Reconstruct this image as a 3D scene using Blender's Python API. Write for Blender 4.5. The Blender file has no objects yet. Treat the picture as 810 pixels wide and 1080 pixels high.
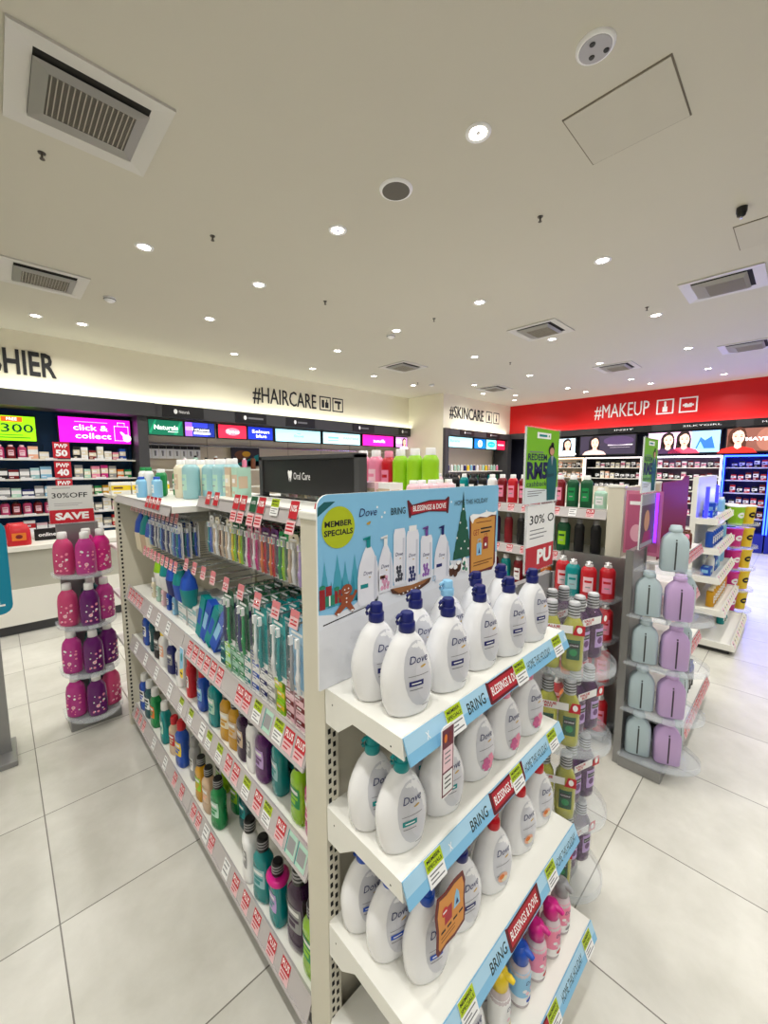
import bpy, math, random
from mathutils import Vector, Matrix
random.seed(11)
D = bpy.data; S = bpy.context.scene; COL = S.collection
PI = math.pi
V3 = Vector
ORD = ('first second third fourth fifth sixth seventh eighth ninth tenth eleventh twelfth thirteenth fourteenth fifteenth sixteenth '
       'seventeenth eighteenth nineteenth twentieth twenty-first twenty-second twenty-third twenty-fourth twenty-fifth twenty-sixth '
       'twenty-seventh twenty-eighth twenty-ninth thirtieth').split()

# ---------------------------------------------------------------- materials
def lin(c):
    r = []
    for x in c[:3]:
        x /= 255.0
        r.append(x / 12.92 if x <= .04045 else ((x + .055) / 1.055) ** 2.4)
    return (*r, 1.0)

MATS = {}
def mat(name, rgb, rough=.5, metal=0., trans=0., emit=0., coat=0., ior=1.45, noise=0., nscale=30., bump=0., alpha=1.):
    if name in MATS: return MATS[name]
    m = D.materials.new(name); m.use_nodes = True
    nt = m.node_tree; b = nt.nodes['Principled BSDF']
    b.inputs['Base Color'].default_value = lin(rgb)
    b.inputs['Roughness'].default_value = rough
    b.inputs['Metallic'].default_value = metal
    b.inputs['Transmission Weight'].default_value = trans
    b.inputs['Coat Weight'].default_value = coat
    b.inputs['IOR'].default_value = ior
    b.inputs['Alpha'].default_value = alpha
    if emit:
        b.inputs['Emission Color'].default_value = lin(rgb)
        b.inputs['Emission Strength'].default_value = emit
    if noise or bump:
        tc = nt.nodes.new('ShaderNodeTexCoord'); nz = nt.nodes.new('ShaderNodeTexNoise')
        nz.inputs['Scale'].default_value = nscale; nz.inputs['Detail'].default_value = 4
        nt.links.new(tc.outputs['Object'], nz.inputs['Vector'])
        if noise:
            mx = nt.nodes.new('ShaderNodeMix'); mx.data_type = 'RGBA'
            c = lin(rgb); k = 1 - noise
            mx.inputs[6].default_value = (c[0]*k, c[1]*k, c[2]*k, 1)
            mx.inputs[7].default_value = (min(1, c[0]*(1+noise)), min(1, c[1]*(1+noise)), min(1, c[2]*(1+noise)), 1)
            nt.links.new(nz.outputs['Fac'], mx.inputs[0]); nt.links.new(mx.outputs[2], b.inputs['Base Color'])
        if bump:
            bp = nt.nodes.new('ShaderNodeBump'); bp.inputs['Strength'].default_value = bump; bp.inputs['Distance'].default_value = .002
            nt.links.new(nz.outputs['Fac'], bp.inputs['Height']); nt.links.new(bp.outputs['Normal'], b.inputs['Normal'])
    MATS[name] = m
    return m

PAL = {'red': (196, 30, 42), 'dark red': (120, 18, 28), 'pink': (236, 140, 170), 'pale pink': (240, 200, 210), 'magenta': (205, 30, 130),
       'purple': (96, 36, 110), 'dark purple': (52, 18, 58), 'lavender': (190, 160, 215), 'blue': (28, 80, 185), 'navy': (22, 30, 102),
       'light blue': (140, 195, 230), 'teal': (0, 138, 140), 'dark teal': (0, 78, 88), 'green': (20, 140, 74), 'dark green': (14, 82, 50),
       'lime': (150, 205, 30), 'yellow': (236, 205, 40), 'amber': (205, 150, 20), 'orange': (225, 120, 40), 'brown': (110, 66, 40),
       'cream': (232, 222, 196), 'white': (238, 238, 238), 'grey': (150, 150, 152), 'black': (18, 18, 20), 'aqua': (152, 194, 200),
       'mint': (176, 214, 196), 'peach': (238, 180, 150), 'beige': (206, 182, 156)}
def pm(c, rough=.38):
    return mat('plastic ' + c, PAL[c], rough)
def card(c): return mat('card ' + c, PAL[c], .5)
def liquid(c, tr=.5):
    return mat('liquid ' + c, tuple(min(255, int(v*1.18+6)) for v in PAL[c]), .07, trans=tr, ior=1.34, coat=.5)
def emitm(name, rgb, s): return mat(name, rgb, .5, emit=s)

WHITE_METAL = mat('white powder coat', (232, 231, 224), .35, noise=.02, nscale=8)
CREAM_METAL = mat('cream powder coat', (212, 207, 190), .45, noise=.03, nscale=5)
SLOT = mat('slot shadow', (22, 21, 20), .8)
GREY_METAL = mat('brushed grey steel', (150, 150, 150), .35, metal=.7, noise=.06, nscale=20)
CHROME = mat('chrome', (215, 215, 218), .15, metal=1.)
BLACK = mat('black laminate', (26, 26, 28), .4)
DGREY = mat('dark grey laminate', (64, 64, 66), .45)
CLEAR = mat('clear acrylic', (225, 232, 238), .06, alpha=.17)
FILM = mat('clear shrink film', (235, 240, 245), .12, alpha=.07)
RAILGREY = mat('rail plastic', (186, 180, 180), .25)
WHITE = pm('white'); PW = card('white')
INK = mat('ink', (28, 28, 32), .6)
INKG = mat('grey ink', (120, 120, 126), .6)
INKW = mat('white ink', (245, 245, 245), .6)
TAGRED = mat('tag red', (190, 28, 44), .45); TAGPINK = mat('tag pale pink', (226, 186, 190), .5)
LIME = mat('tag lime', (176, 200, 26), .45)

# ---------------------------------------------------------------- mesh building
TXT = {}
def text_geo(s, bold=0., ext=0.):
    key = (s, bold, ext)
    if key in TXT: return TXT[key]
    cu = D.curves.new('text', 'FONT'); cu.body = s; cu.size = 1; cu.offset = bold; cu.extrude = ext; cu.resolution_u = 2
    ob = D.objects.new('text', cu)
    me = ob.to_mesh()
    vs = [tuple(v.co) for v in me.vertices]; fs = [tuple(p.vertices) for p in me.polygons]
    ob.to_mesh_clear(); D.objects.remove(ob); D.curves.remove(cu)
    if vs:
        x0 = min(v[0] for v in vs); x1 = max(v[0] for v in vs)
        vs = [(v[0] - x0, v[1], v[2]) for v in vs]
    else: x0 = x1 = 0
    TXT[key] = (vs, fs, x1 - x0)
    return TXT[key]
CAPH = max(v[1] for v in text_geo('H')[0])

def smooth_prof(p, n=3):
    out = []
    for i in range(len(p) - 1):
        a = p[max(0, i-1)]; b = p[i]; c = p[i+1]; d = p[min(len(p)-1, i+2)]
        for k in range(n):
            t = k / n
            r = [b[0]+(c[0]-b[0])*t]
            for j in range(1, len(b)):
                q = .5*((2*b[j]) + (c[j]-a[j])*t + (2*a[j]-5*b[j]+4*c[j]-d[j])*t*t + (3*b[j]-a[j]-3*c[j]+d[j])*t**3)
                m = abs(b[j]-c[j])*.12 + .0002; r.append(max(min(b[j], c[j])-m, min(max(b[j], c[j])+m, q)))
            out.append(tuple(r))
    out.append(tuple(p[-1]))
    return out

class MB:
    def __init__(s):
        s.v = []; s.f = []; s.m = []; s.sm = []; s.mats = []
    def mi(s, m):
        if m not in s.mats: s.mats.append(m)
        return s.mats.index(m)
    def add(s, vs, fs, m, X=None, smooth=False):
        o = len(s.v); k = s.mi(m)
        s.v += [tuple(X @ V3(v)) if X else tuple(v) for v in vs]
        for f in fs:
            s.f.append(tuple(i + o for i in f)); s.m.append(k); s.sm.append(smooth)
        return s
    def box(s, a, b, m, X=None):
        x0, y0, z0 = a; x1, y1, z1 = b
        vs = [(x0,y0,z0),(x1,y0,z0),(x1,y1,z0),(x0,y1,z0),(x0,y0,z1),(x1,y0,z1),(x1,y1,z1),(x0,y1,z1)]
        return s.add(vs, [(3,2,1,0),(4,5,6,7),(0,1,5,4),(1,2,6,5),(2,3,7,6),(3,0,4,7)], m, X)
    def prism(s, pts, o, u, v, d, m, side=None):
        """2-D outline on the plane o,u,v pushed by the vector d."""
        o = V3(o); u = V3(u); v = V3(v); d = V3(d); n = len(pts)
        if u.cross(v).dot(d) < 0: pts = pts[::-1]
        A = [o + u*p[0] + v*p[1] for p in pts]; B = [a + d for a in A]
        s.add(A + B, [tuple(range(n))[::-1], tuple(range(n, 2*n))], m)
        s.add(A + B, [(i, (i+1) % n, n + (i+1) % n, n + i) for i in range(n)], side or m)
        return s
    def loft(s, secs, m, seg=20, e=2., c=(0,0,0), smooth=True, caps=True, X=None):
        vs = []; fs = []; n = len(secs)
        for q in secs:
            z, rx, ry = q[:3]; ox = q[3] if len(q) > 3 else 0; oy = q[4] if len(q) > 4 else 0
            for i in range(seg):
                t = 2*PI*i/seg; ct, st = math.cos(t), math.sin(t)
                vs.append((c[0]+ox+rx*math.copysign(abs(ct)**(2/e), ct), c[1]+oy+ry*math.copysign(abs(st)**(2/e), st), c[2]+z))
        for k in range(n-1):
            for i in range(seg):
                j = (i+1) % seg
                fs.append((k*seg+i, k*seg+j, (k+1)*seg+j, (k+1)*seg+i))
        s.add(vs, fs, m, X, smooth)
        if caps:
            s.add(vs[:seg], [tuple(range(seg))[::-1]], m, X)
            s.add(vs[-seg:], [tuple(range(seg))], m, X)
        return s
    def cyl(s, c, r, h, m, seg=16, r2=None, X=None):
        r2 = r if r2 is None else r2
        return s.loft([(0, r, r), (h, r2, r2)], m, seg, 2., c, True, True, X)
    def tube(s, pts, r, m, seg=8):
        pts = [V3(p) for p in pts]; n = len(pts); vs = []; fs = []
        rr = r if isinstance(r, (list, tuple)) else [r]*n
        for i, p in enumerate(pts):
            t = (pts[min(n-1, i+1)] - pts[max(0, i-1)]).normalized()
            a = t.cross(V3((0, 0, 1)))
            if a.length < 1e-3: a = t.cross(V3((1, 0, 0)))
            a.normalize(); b = t.cross(a)
            for k in range(seg):
                q = 2*PI*k/seg
                vs.append(p + (a*math.cos(q) + b*math.sin(q))*rr[i])
        for i in range(n-1):
            for k in range(seg):
                j = (k+1) % seg
                fs.append((i*seg+k, (i+1)*seg+k, (i+1)*seg+j, i*seg+j))
        s.add(vs, fs, m, None, True)
        s.add(vs[:seg], [tuple(range(seg))], m); s.add(vs[-seg:], [tuple(range(seg))[::-1]], m)
        return s
    def mesh(s, name):
        me = D.meshes.new(name); me.from_pydata(s.v, [], s.f)
        for m in s.mats: me.materials.append(m)
        me.polygons.foreach_set('material_index', s.m); me.polygons.foreach_set('use_smooth', s.sm)
        me.update()
        return me
    def build(s, name, parent=None, loc=None, bev=0):
        o = D.objects.new(name, s.mesh(name)); COL.objects.link(o)
        if parent: o.parent = parent
        if loc: o.location = loc
        if bev:
            b = o.modifiers.new('edge', 'BEVEL'); b.width = bev; b.segments = 2; b.limit_method = 'ANGLE'
        return o

class Pr:
    """flat printing on a face: origin o, unit directions u (right) and v (up)."""
    def __init__(s, mb, o, u, v, eps=.0003):
        s.mb = mb; s.o = V3(o); s.u = V3(u).normalized(); s.v = V3(v).normalized(); s.n = s.u.cross(s.v); s.eps = eps
    def P(s, x, y, L=1, up=0): return s.o + s.u*x + s.v*y + s.n*(s.eps*L + up)
    def poly(s, pts, m, L=1):
        a = sum(pts[i][0]*pts[(i+1) % len(pts)][1] - pts[(i+1) % len(pts)][0]*pts[i][1] for i in range(len(pts)))
        if a < 0: pts = pts[::-1]
        s.mb.add([s.P(x, y, L) for x, y in pts], [tuple(range(len(pts)))], m); return s
    def rect(s, x0, y0, x1, y1, m, L=1): return s.poly([(x0,y0),(x1,y0),(x1,y1),(x0,y1)], m, L)
    def ell(s, x, y, rx, ry, m, L=1, n=20, a0=0):
        return s.poly([(x+rx*math.cos(a0+2*PI*i/n), y+ry*math.sin(a0+2*PI*i/n)) for i in range(n)], m, L)
    def frame(s, x0, y0, x1, y1, t, m, L=1):
        s.rect(x0,y0,x1,y0+t,m,L); s.rect(x0,y1-t,x1,y1,m,L); s.rect(x0,y0+t,x0+t,y1-t,m,L); return s.rect(x1-t,y0+t,x1,y1-t,m,L)
    def text(s, t, x, y, h, m, w=None, L=2, shear=0., bold=0., al='l', ext=0., rot=0.):
        vs, fs, tw = text_geo(t, bold, ext)
        if not vs: return s
        k = h/CAPH; kx = w/tw if w else k; W = tw*kx
        ox = {'l': 0, 'c': -W/2, 'r': -W}[al]; c, q = math.cos(rot), math.sin(rot)
        out = []
        for vx, vy, vz in vs:
            a = vx*kx + shear*vy*k + ox; b = vy*k
            out.append(s.P(x + a*c - b*q, y + a*q + b*c, L, (vz+ext)*1.0))
        s.mb.add(out, fs, m); return s

# ---------------------------------------------------------------- things
def props(o, label=None, cat=None, group=None, kind=None):
    if label: o['label'] = label
    if cat: o['category'] = cat
    if group: o['group'] = group
    if kind: o['kind'] = kind
    return o
def empty(name, loc, label, cat, group=None, rz=0):
    o = D.objects.new(name, None); COL.objects.link(o); o.location = loc; o.rotation_euler = (0, 0, rz)
    o.empty_display_size = .05
    return props(o, label, cat, group)
def struct(o): o['kind'] = 'structure'; return o
LIFT = V3((0, 0, .0006))
def put(name, parts, loc, rz, label, cat, group=None, tilt=None):
    """one thing: an Empty with its parts, or a single mesh when it has one part."""
    if len(parts) == 1:
        r = D.objects.new(name, parts[0][1]); COL.objects.link(r); r.location = V3(loc)+LIFT; r.rotation_euler = (0, 0, rz)
        props(r, label, cat, group)
    else:
        r = empty(name, V3(loc)+LIFT, label, cat, group, rz)
        made = []
        for pn, me, par in parts:
            o = D.objects.new(pn, me); COL.objects.link(o); o.parent = r if par < 0 else made[par]; made.append(o)
    if tilt: r.rotation_euler = tilt
    return r

class Bot:
    """bottle body given by (z, rx, ry) sections; knows its own front surface so labels can follow it."""
    def __init__(s, secs, e=2., n=3):
        s.secs = smooth_prof(secs, n) if n > 1 else secs; s.e = e
    def r(s, z):
        q = s.secs
        for i in range(len(q)-1):
            if q[i][0] <= z <= q[i+1][0] and q[i+1][0] > q[i][0]:
                t = (z-q[i][0])/(q[i+1][0]-q[i][0]); return tuple(q[i][j]+(q[i+1][j]-q[i][j])*t for j in (1, 2))
        return q[-1][1:3] if z > q[-1][0] else q[0][1:3]
    def front(s, x, z, off=.0006):
        rx, ry = s.r(z); t = min(.995, abs(x/rx))
        return (x, -ry*(1-t**s.e)**(1/s.e)-off, z)
    def body(s, mb, m, seg=24): return mb.loft(s.secs, m, seg, s.e)
    def patch(s, mb, cx, cz, hx, hz, m, off=.0006, n=10, shape='ell', lean=0.):
        vs = []; fs = []; N = 20 if shape == 'ell' else 0
        if shape == 'ell':
            vs.append(s.front(cx, cz, off))
            for k in range(1, 4):
                for i in range(N):
                    a = 2*PI*i/N; z = cz+hz*math.sin(a)*k/3; vs.append(s.front(cx+hx*math.cos(a)*k/3+lean*(z-cz), z, off))
            fs += [(0, 1+i, 1+(i+1) % N) for i in range(N)]
            for k in range(2):
                for i in range(N):
                    j = (i+1) % N; a = 1+k*N
                    fs.append((a+i, a+N+i, a+N+j, a+j))
        else:
            nz = 4
            for k in range(nz+1):
                for i in range(n+1):
                    z = cz-hz+2*hz*k/nz; vs.append(s.front(cx-hx+2*hx*i/n+lean*(z-cz), z, off))
            for k in range(nz):
                for i in range(n): fs.append((k*(n+1)+i, k*(n+1)+i+1, (k+1)*(n+1)+i+1, (k+1)*(n+1)+i))
        mb.add(vs, fs, m, None, True)
    def text(s, mb, t, cx, z, h, m, w=None, shear=0., off=.0011, bold=0.):
        vs, fs, tw = text_geo(t, bold); k = h/CAPH; kx = w/tw if w else k
        mb.add([s.front(cx-tw*kx/2+v[0]*kx+shear*v[1]*k, z+v[1]*k, off) for v in vs], fs, m)
    def band(s, mb, z0, z1, m, off=.0005, seg=24):
        zs = [z0+(z1-z0)*i/5 for i in range(6)]
        mb.loft([(z, s.r(z)[0]+off, s.r(z)[1]+off) for z in zs], m, seg, s.e, caps=False)

# ================================================================ setting
def floor_mat():
    m = D.materials.new('porcelain floor tiles'); m.use_nodes = True; nt = m.node_tree; N = nt.nodes; Lk = nt.links
    b = N['Principled BSDF']; b.inputs['Roughness'].default_value = .3
    tc = N.new('ShaderNodeTexCoord'); sep = N.new('ShaderNodeSeparateXYZ'); Lk.new(tc.outputs['Object'], sep.inputs[0])
    def line(axis, off, pitch):
        a = N.new('ShaderNodeMath'); a.operation = 'SUBTRACT'; Lk.new(sep.outputs[axis], a.inputs[0]); a.inputs[1].default_value = off
        d = N.new('ShaderNodeMath'); d.operation = 'DIVIDE'; Lk.new(a.outputs[0], d.inputs[0]); d.inputs[1].default_value = pitch
        f = N.new('ShaderNodeMath'); f.operation = 'FRACT'; Lk.new(d.outputs[0], f.inputs[0])
        c = N.new('ShaderNodeMath'); c.operation = 'LESS_THAN'; Lk.new(f.outputs[0], c.inputs[0]); c.inputs[1].default_value = .0045/pitch
        fl = N.new('ShaderNodeMath'); fl.operation = 'FLOOR'; Lk.new(d.outputs[0], fl.inputs[0])
        return c, fl
    l1, f1 = line('X', .040, .609); l2, f2 = line('Y', .446, .61)
    g = N.new('ShaderNodeMath'); g.operation = 'MAXIMUM'; Lk.new(l1.outputs[0], g.inputs[0]); Lk.new(l2.outputs[0], g.inputs[1])
    cb = N.new('ShaderNodeCombineXYZ'); Lk.new(f1.outputs[0], cb.inputs[0]); Lk.new(f2.outputs[0], cb.inputs[1])
    wn = N.new('ShaderNodeTexWhiteNoise'); Lk.new(cb.outputs[0], wn.inputs['Vector'])
    ad = N.new('ShaderNodeVectorMath'); ad.operation = 'MULTIPLY_ADD'; Lk.new(wn.outputs['Color'], ad.inputs[0]); ad.inputs[1].default_value = (9, 9, 9); Lk.new(tc.outputs['Object'], ad.inputs[2])
    nz = N.new('ShaderNodeTexNoise'); nz.inputs['Scale'].default_value = 3.2; nz.inputs['Detail'].default_value = 7; nz.inputs['Roughness'].default_value = .62; nz.inputs['Distortion'].default_value = .15
    Lk.new(ad.outputs[0], nz.inputs['Vector'])
    rp = N.new('ShaderNodeValToRGB'); rp.color_ramp.elements[0].position = .32; rp.color_ramp.elements[0].color = lin((190, 188, 178)); rp.color_ramp.elements[1].position = .68; rp.color_ramp.elements[1].color = lin((212, 210, 202))
    Lk.new(nz.outputs['Fac'], rp.inputs[0])
    mx = N.new('ShaderNodeMix'); mx.data_type = 'RGBA'; Lk.new(g.outputs[0], mx.inputs[0]); Lk.new(rp.outputs[0], mx.inputs[6]); mx.inputs[7].default_value = lin((112, 108, 100))
    Lk.new(mx.outputs[2], b.inputs['Base Color'])
    return m

H = 3.2
CEILM = mat('ceiling emulsion', (198, 194, 179), .9, noise=.015, nscale=2, bump=.05)
WALLM = mat('warm white wall paint', (236, 231, 208), .8, noise=.015, nscale=2)
PANEL = mat('cream wall panel', (216, 204, 182), .6, noise=.02, nscale=3)
REDW = mat('red fascia paint', (205, 8, 14), .45, noise=.02, nscale=2)
BLUEP = mat('deep blue panel', (12, 70, 118), .5)
struct(MB().box((-4, -4, -.1), (11.2, 7.6, 0), floor_mat()).build('floor'))
struct(MB().box((-4, -4, H), (11.2, 7.6, H+.1), CEILM).build('ceiling'))
YB = 6.63
w = MB(); w.box((-4, 7.1, 0), (1.6, 7.2, 2.5), BLUEP); w.box((1.6, 7.1, 0), (7.2, 7.2, 2.5), PANEL); w.box((-4, YB, 2.5), (7.2, 7.2, H), WALLM)
struct(w.build('wall_back'))
w = MB(); w.box((7.2, 5.6, 0), (7.32, 7.2, H), WALLM); struct(w.build('wall_return'))
w = MB(); w.box((7.32, 6.0, 0), (11.2, 6.1, 2.45), PANEL); w.box((7.32, 5.6, 2.45), (10.1, 6.1, H), WALLM); struct(w.build('wall_alcove'))
w = MB(); w.box((10.5, -4, 0), (10.6, 6.0, 2.47), mat('dark navy wall', (18, 20, 40), .6)); w.box((10.1, -4, 2.47), (10.6, 6.0, H), REDW); struct(w.build('wall_right'))
struct(MB().box((-4.1, -4, 0), (-4, 7.6, H), WALLM).build('wall_left'))

# header bands, columns (fixed joinery)
w = MB(); w.box((-4, YB-.10, 2.31), (1.72, YB+.35, 2.498), DGREY); struct(w.build('trim_1'))
w = MB(); w.box((1.72, YB-.06, 2.31), (7.2, YB+.35, 2.498), DGREY); struct(w.build('trim_2'))
w = MB(); w.box((1.50, YB-.04, 0), (1.63, YB+.4, 2.31), DGREY); struct(w.build('trim_3'))
w = MB(); w.box((7.32, 5.53, 2.31), (10.1, 5.95, 2.448), DGREY); w.box((7.20, 5.53, 0), (7.33, 5.599, 2.448), DGREY); w.box((9.9, 5.53, 0), (10.1, 5.95, 2.31), DGREY); struct(w.build('trim_4'))
w = MB(); w.box((10.02, -4, 2.33), (10.45, 5.53, 2.468), mat('charcoal laminate', (52, 50, 52), .45)); struct(w.build('trim_5'))

# ---------------------------------------------------------------- wall lettering
def icon(pr, x, y, s, m, inner):
    t = s*.085
    pr.frame(x, y, x+s, y+s, t, m, 2)
    for (a, b, c, d) in inner: pr.rect(x+a*s, y+b*s, x+c*s, y+d*s, m, 2)
mb = MB(); pr = Pr(mb, (0, YB, 0), (1, 0, 0), (0, 0, 1)); pr.text('CASHIER', -.27, 2.70, .27, INK, w=.92, ext=.006, bold=.022)
props(mb.build('wall_lettering'), 'black CASHIER lettering on the cream fascia above the counter', 'sign')
mb = MB(); pr = Pr(mb, (0, YB, 0), (1, 0, 0), (0, 0, 1)); pr.text('#HAIRCARE', 3.27, 2.70, .26, INK, w=1.29, ext=.006)
icon(pr, 4.64, 2.69, .27, INK, [(.2, .2, .42, .75), (.5, .2, .8, .6), (.6, .6, .7, .8)])
icon(pr, 4.95, 2.69, .27, INK, [(.2, .62, .8, .8), (.5, .2, .66, .62)])
props(mb.build('wall_lettering'), 'black #HAIRCARE lettering with bottle and hairdryer icons on cream fascia', 'sign')
mb = MB(); pr = Pr(mb, (0, 5.6, 0), (1, 0, 0), (0, 0, 1)); pr.text('#SKINCARE', 7.42, 2.70, .26, INK, w=1.38, ext=.006)
icon(pr, 8.92, 2.69, .28, INK, [(.35, .2, .65, .65), (.44, .65, .56, .82)]); icon(pr, 9.26, 2.69, .28, INK, [(.4, .2, .62, .5), (.45, .5, .57, .82)])
props(mb.build('wall_lettering'), 'black #SKINCARE lettering with two product icons on cream fascia', 'sign')
mb = MB(); pr = Pr(mb, (10.1, 0, 0), (0, -1, 0), (0, 0, 1)); pr.text('#MAKEUP', -3.46, 2.70, .29, INKW, w=1.08, ext=.006)
icon(pr, -2.25, 2.68, .30, INKW, [(.36, .15, .64, .5), (.44, .5, .56, .85)]); icon(pr, -1.86, 2.68, .30, INKW, [(.2, .42, .8, .54), (.3, .34, .7, .42), (.3, .54, .45, .6), (.55, .54, .7, .6)])
props(mb.build('wall_lettering'), 'white #MAKEUP lettering with two icons on the red fascia', 'sign')

# ---------------------------------------------------------------- label plates and light boxes
def plate(o, u, wdt, h, txt, label, lw=.5, icn=True, th=.10):
    mb = MB(); u = V3(u); n = u.cross(V3((0, 0, 1)))
    mb.prism([(0, 0), (wdt, 0), (wdt, h), (0, h)], o, u, (0, 0, 1), n*.012, BLACK)
    pr = Pr(mb, V3(o)+n*.012, u, (0, 0, 1))
    x = wdt*.3
    if icn: pr.ell(x, h*.5, h*.16, h*.22, INKW, 1); x += h*.3
    if not txt: pr.rect(x, h*.40, x+(wdt*.95-x)*lw, h*.58, INKG, 1)
    pr.text(txt, x if icn else wdt/2, h*.38, h*.26, INKW, w=(wdt*.95-x)*lw if icn else wdt*lw, al='l' if icn else 'c')
    return props(mb.build('header_sign'), label, 'sign plate')
plate((1.83, YB-.06, 2.325), (1, 0, 0), .58, .165, 'Naturals', 'black header plate with white leaf icon, above the green light box', .45)
plate((2.92, YB-.06, 2.325), (1, 0, 0), .55, .165, '', 'black header plate with icon, above the red and blue light box', .9)
plate((3.86, YB-.06, 2.325), (1, 0, 0), .62, .165, '', 'black header plate with icon, above the widest pale blue light box', .6)
plate((5.42, YB-.06, 2.325), (1, 0, 0), .60, .165, '', 'black header plate with icon, above the gap before the pink light box', .6)
plate((6.80, YB-.06, 2.325), (1, 0, 0), .38, .165, '', 'small black header plate next to the corner, above the portrait light box', .6)
plate((7.75, 5.53, 2.32), (1, 0, 0), .55, .12, '', 'black header plate left of centre on the skincare header', .7)
plate((8.85, 5.53, 2.32), (1, 0, 0), .62, .12, '', 'black header plate right of centre on the skincare header', .7)
plate((10.02, 3.34, 2.34), (0, -1, 0), 1.05, .12, 'IN2IT', 'black IN2IT header plate under the red fascia', .35, False)
plate((10.02, 1.95, 2.34), (0, -1, 0), 1.0, .12, 'SILKYGIRL', 'black SILKYGIRL header plate under the red fascia', .6, False)
plate((10.02, .70, 2.34), (0, -1, 0), .75, .12, 'MAYBELLINE', 'black MAYBELLINE header plate at far right under red fascia', .7, False)

SKIN = (228, 182, 158)
def em(n, c, s=1.6): return emitm('screen ' + n, c, s)
def face(pr, x, y, s, hair=(30, 18, 18), cloth=(200, 40, 50), L=2, g=1.5, side=1):
    hm = em('hair %s' % (hair,), hair, g); sk = em('skin', SKIN, g); cl = em('cloth %s' % (cloth,), cloth, g); lp = em('lips', (190, 40, 60), g)
    pr.ell(x-.02*side*s, y+.06*s, .36*s, .46*s, hm, L); pr.poly([(x-.40*s, y-.62*s), (x+.34*s, y-.62*s), (x+.36*s, y+.1*s), (x-.36*s, y+.1*s)], hm, L)
    pr.poly([(x-.8*s, y-.80*s), (x+.8*s, y-.80*s), (x+.62*s, y-.58*s), (x+.2*s, y-.46*s), (x-.2*s, y-.46*s), (x-.62*s, y-.58*s)], cl, L+1)
    pr.poly([(x-.12*s, y-.5*s), (x+.02*s, y-.60*s), (x+.18*s, y-.5*s), (x+.15*s, y-.2*s), (x-.09*s, y-.2*s)], sk, L+2)
    pr.poly([(x+a*s, y+b*s) for a, b in [(-.20, .22), (-.21, 0), (-.17, -.18), (-.06, -.33), (.05, -.38), (.16, -.32), (.25, -.16), (.28, .02), (.26, .22), (.16, .36), (0, .38), (-.12, .34)]], sk, L+2)
    pr.poly([(x+a*s, y+b*s) for a, b in [(-.24, -.05), (-.20, .20), (-.04, .34), (.10, .37), (.22, .26), (.29, .05), (.34, .2), (.24, .46), (.04, .54), (-.2, .46), (-.34, .2), (-.34, -.2)]], hm, L+3)
    for q in (-.08, .15):
        pr.ell(x+q*s, y+.04*s, .05*s, .020*s, hm, L+4); pr.poly([(x+(q-.06)*s, y+.10*s), (x+(q+.06)*s, y+.11*s), (x+(q+.05)*s, y+.135*s), (x+(q-.05)*s, y+.125*s)], hm, L+4)
    pr.poly([(x-.03*s, y-.21*s), (x+.02*s, y-.185*s), (x+.04*s, y-.195*s), (x+.06*s, y-.185*s), (x+.11*s, y-.21*s), (x+.04*s, y-.25*s)], lp, L+4)
    pr.poly([(x+.04*s, y+.03*s), (x+.075*s, y-.10*s), (x+.005*s, y-.10*s)], em('nose', (212, 160, 138), g), L+4)

def lightbox(o, u, wdt, h, base, label, draw, frame=.015, g=1.5, depth=.06):
    mb = MB(); u = V3(u); n = u.cross(V3((0, 0, 1)))
    mb.prism([(0, 0), (wdt, 0), (wdt, h), (0, h)], V3(o)-n*depth, u, (0, 0, 1), n*depth, BLACK)
    root = mb.build('illuminated_sign'); props(root, label, 'light box')
    b = MB(); pr = Pr(b, V3(o), u, (0, 0, 1), .0012)
    pr.rect(frame, frame, wdt-frame, h-frame, em('base %s' % (base,), base, g), 1)
    draw(pr, wdt, h, g)
    b.build('lit_panel', root)
    return root
def T(s, x, y, hh, c=(250, 250, 250), w=None, bold=.01, shear=0, al='c', g=1.8):
    return lambda pr, W, Hh, gg: pr.text(s, x*W, y*Hh, hh*Hh, em('text %s' % (c,), c, g), w=w*W if w else None, L=8, bold=bold, shear=shear, al=al)
def Rr(x0, y0, x1, y1, c): return lambda pr, W, Hh, g: pr.rect(x0*W, y0*Hh, x1*W, y1*Hh, em('patch %s' % (c,), c, g), 2)
def El(x, y, rx, ry, c, L=3): return lambda pr, W, Hh, g: pr.ell(x*W, y*Hh, rx*W, ry*Hh, em('patch %s' % (c,), c, g), L)
def Po(pts, c, L=2): return lambda pr, W, Hh, g: pr.poly([(a*W, b*Hh) for a, b in pts], em('patch %s' % (c,), c, g), L)
def Fa(x, y, s, **k): return lambda pr, W, Hh, g: face(pr, x*W, y*Hh, s*Hh, g=g, **k)
def seq(*fs):
    def d(pr, W, Hh, g):
        for f in fs: f(pr, W, Hh, g)
    return d
YL = YB+.03
lightbox((-.28, 6.9, 1.90), (1, 0, 0), .71, .335, (150, 235, 20), 'lime green screen reading FREE and 300 behind the counter', seq(
    Rr(.53, .74, .81, .93, (214, 92, 32)), T('FREE', .67, .79, .1), T('300', .735, .36, .30, (10, 40, 30), w=.43), Rr(.35, .24, .8, .27, (60, 110, 20)), Rr(.2, .14, .9, .18, (60, 110, 20))))
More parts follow.
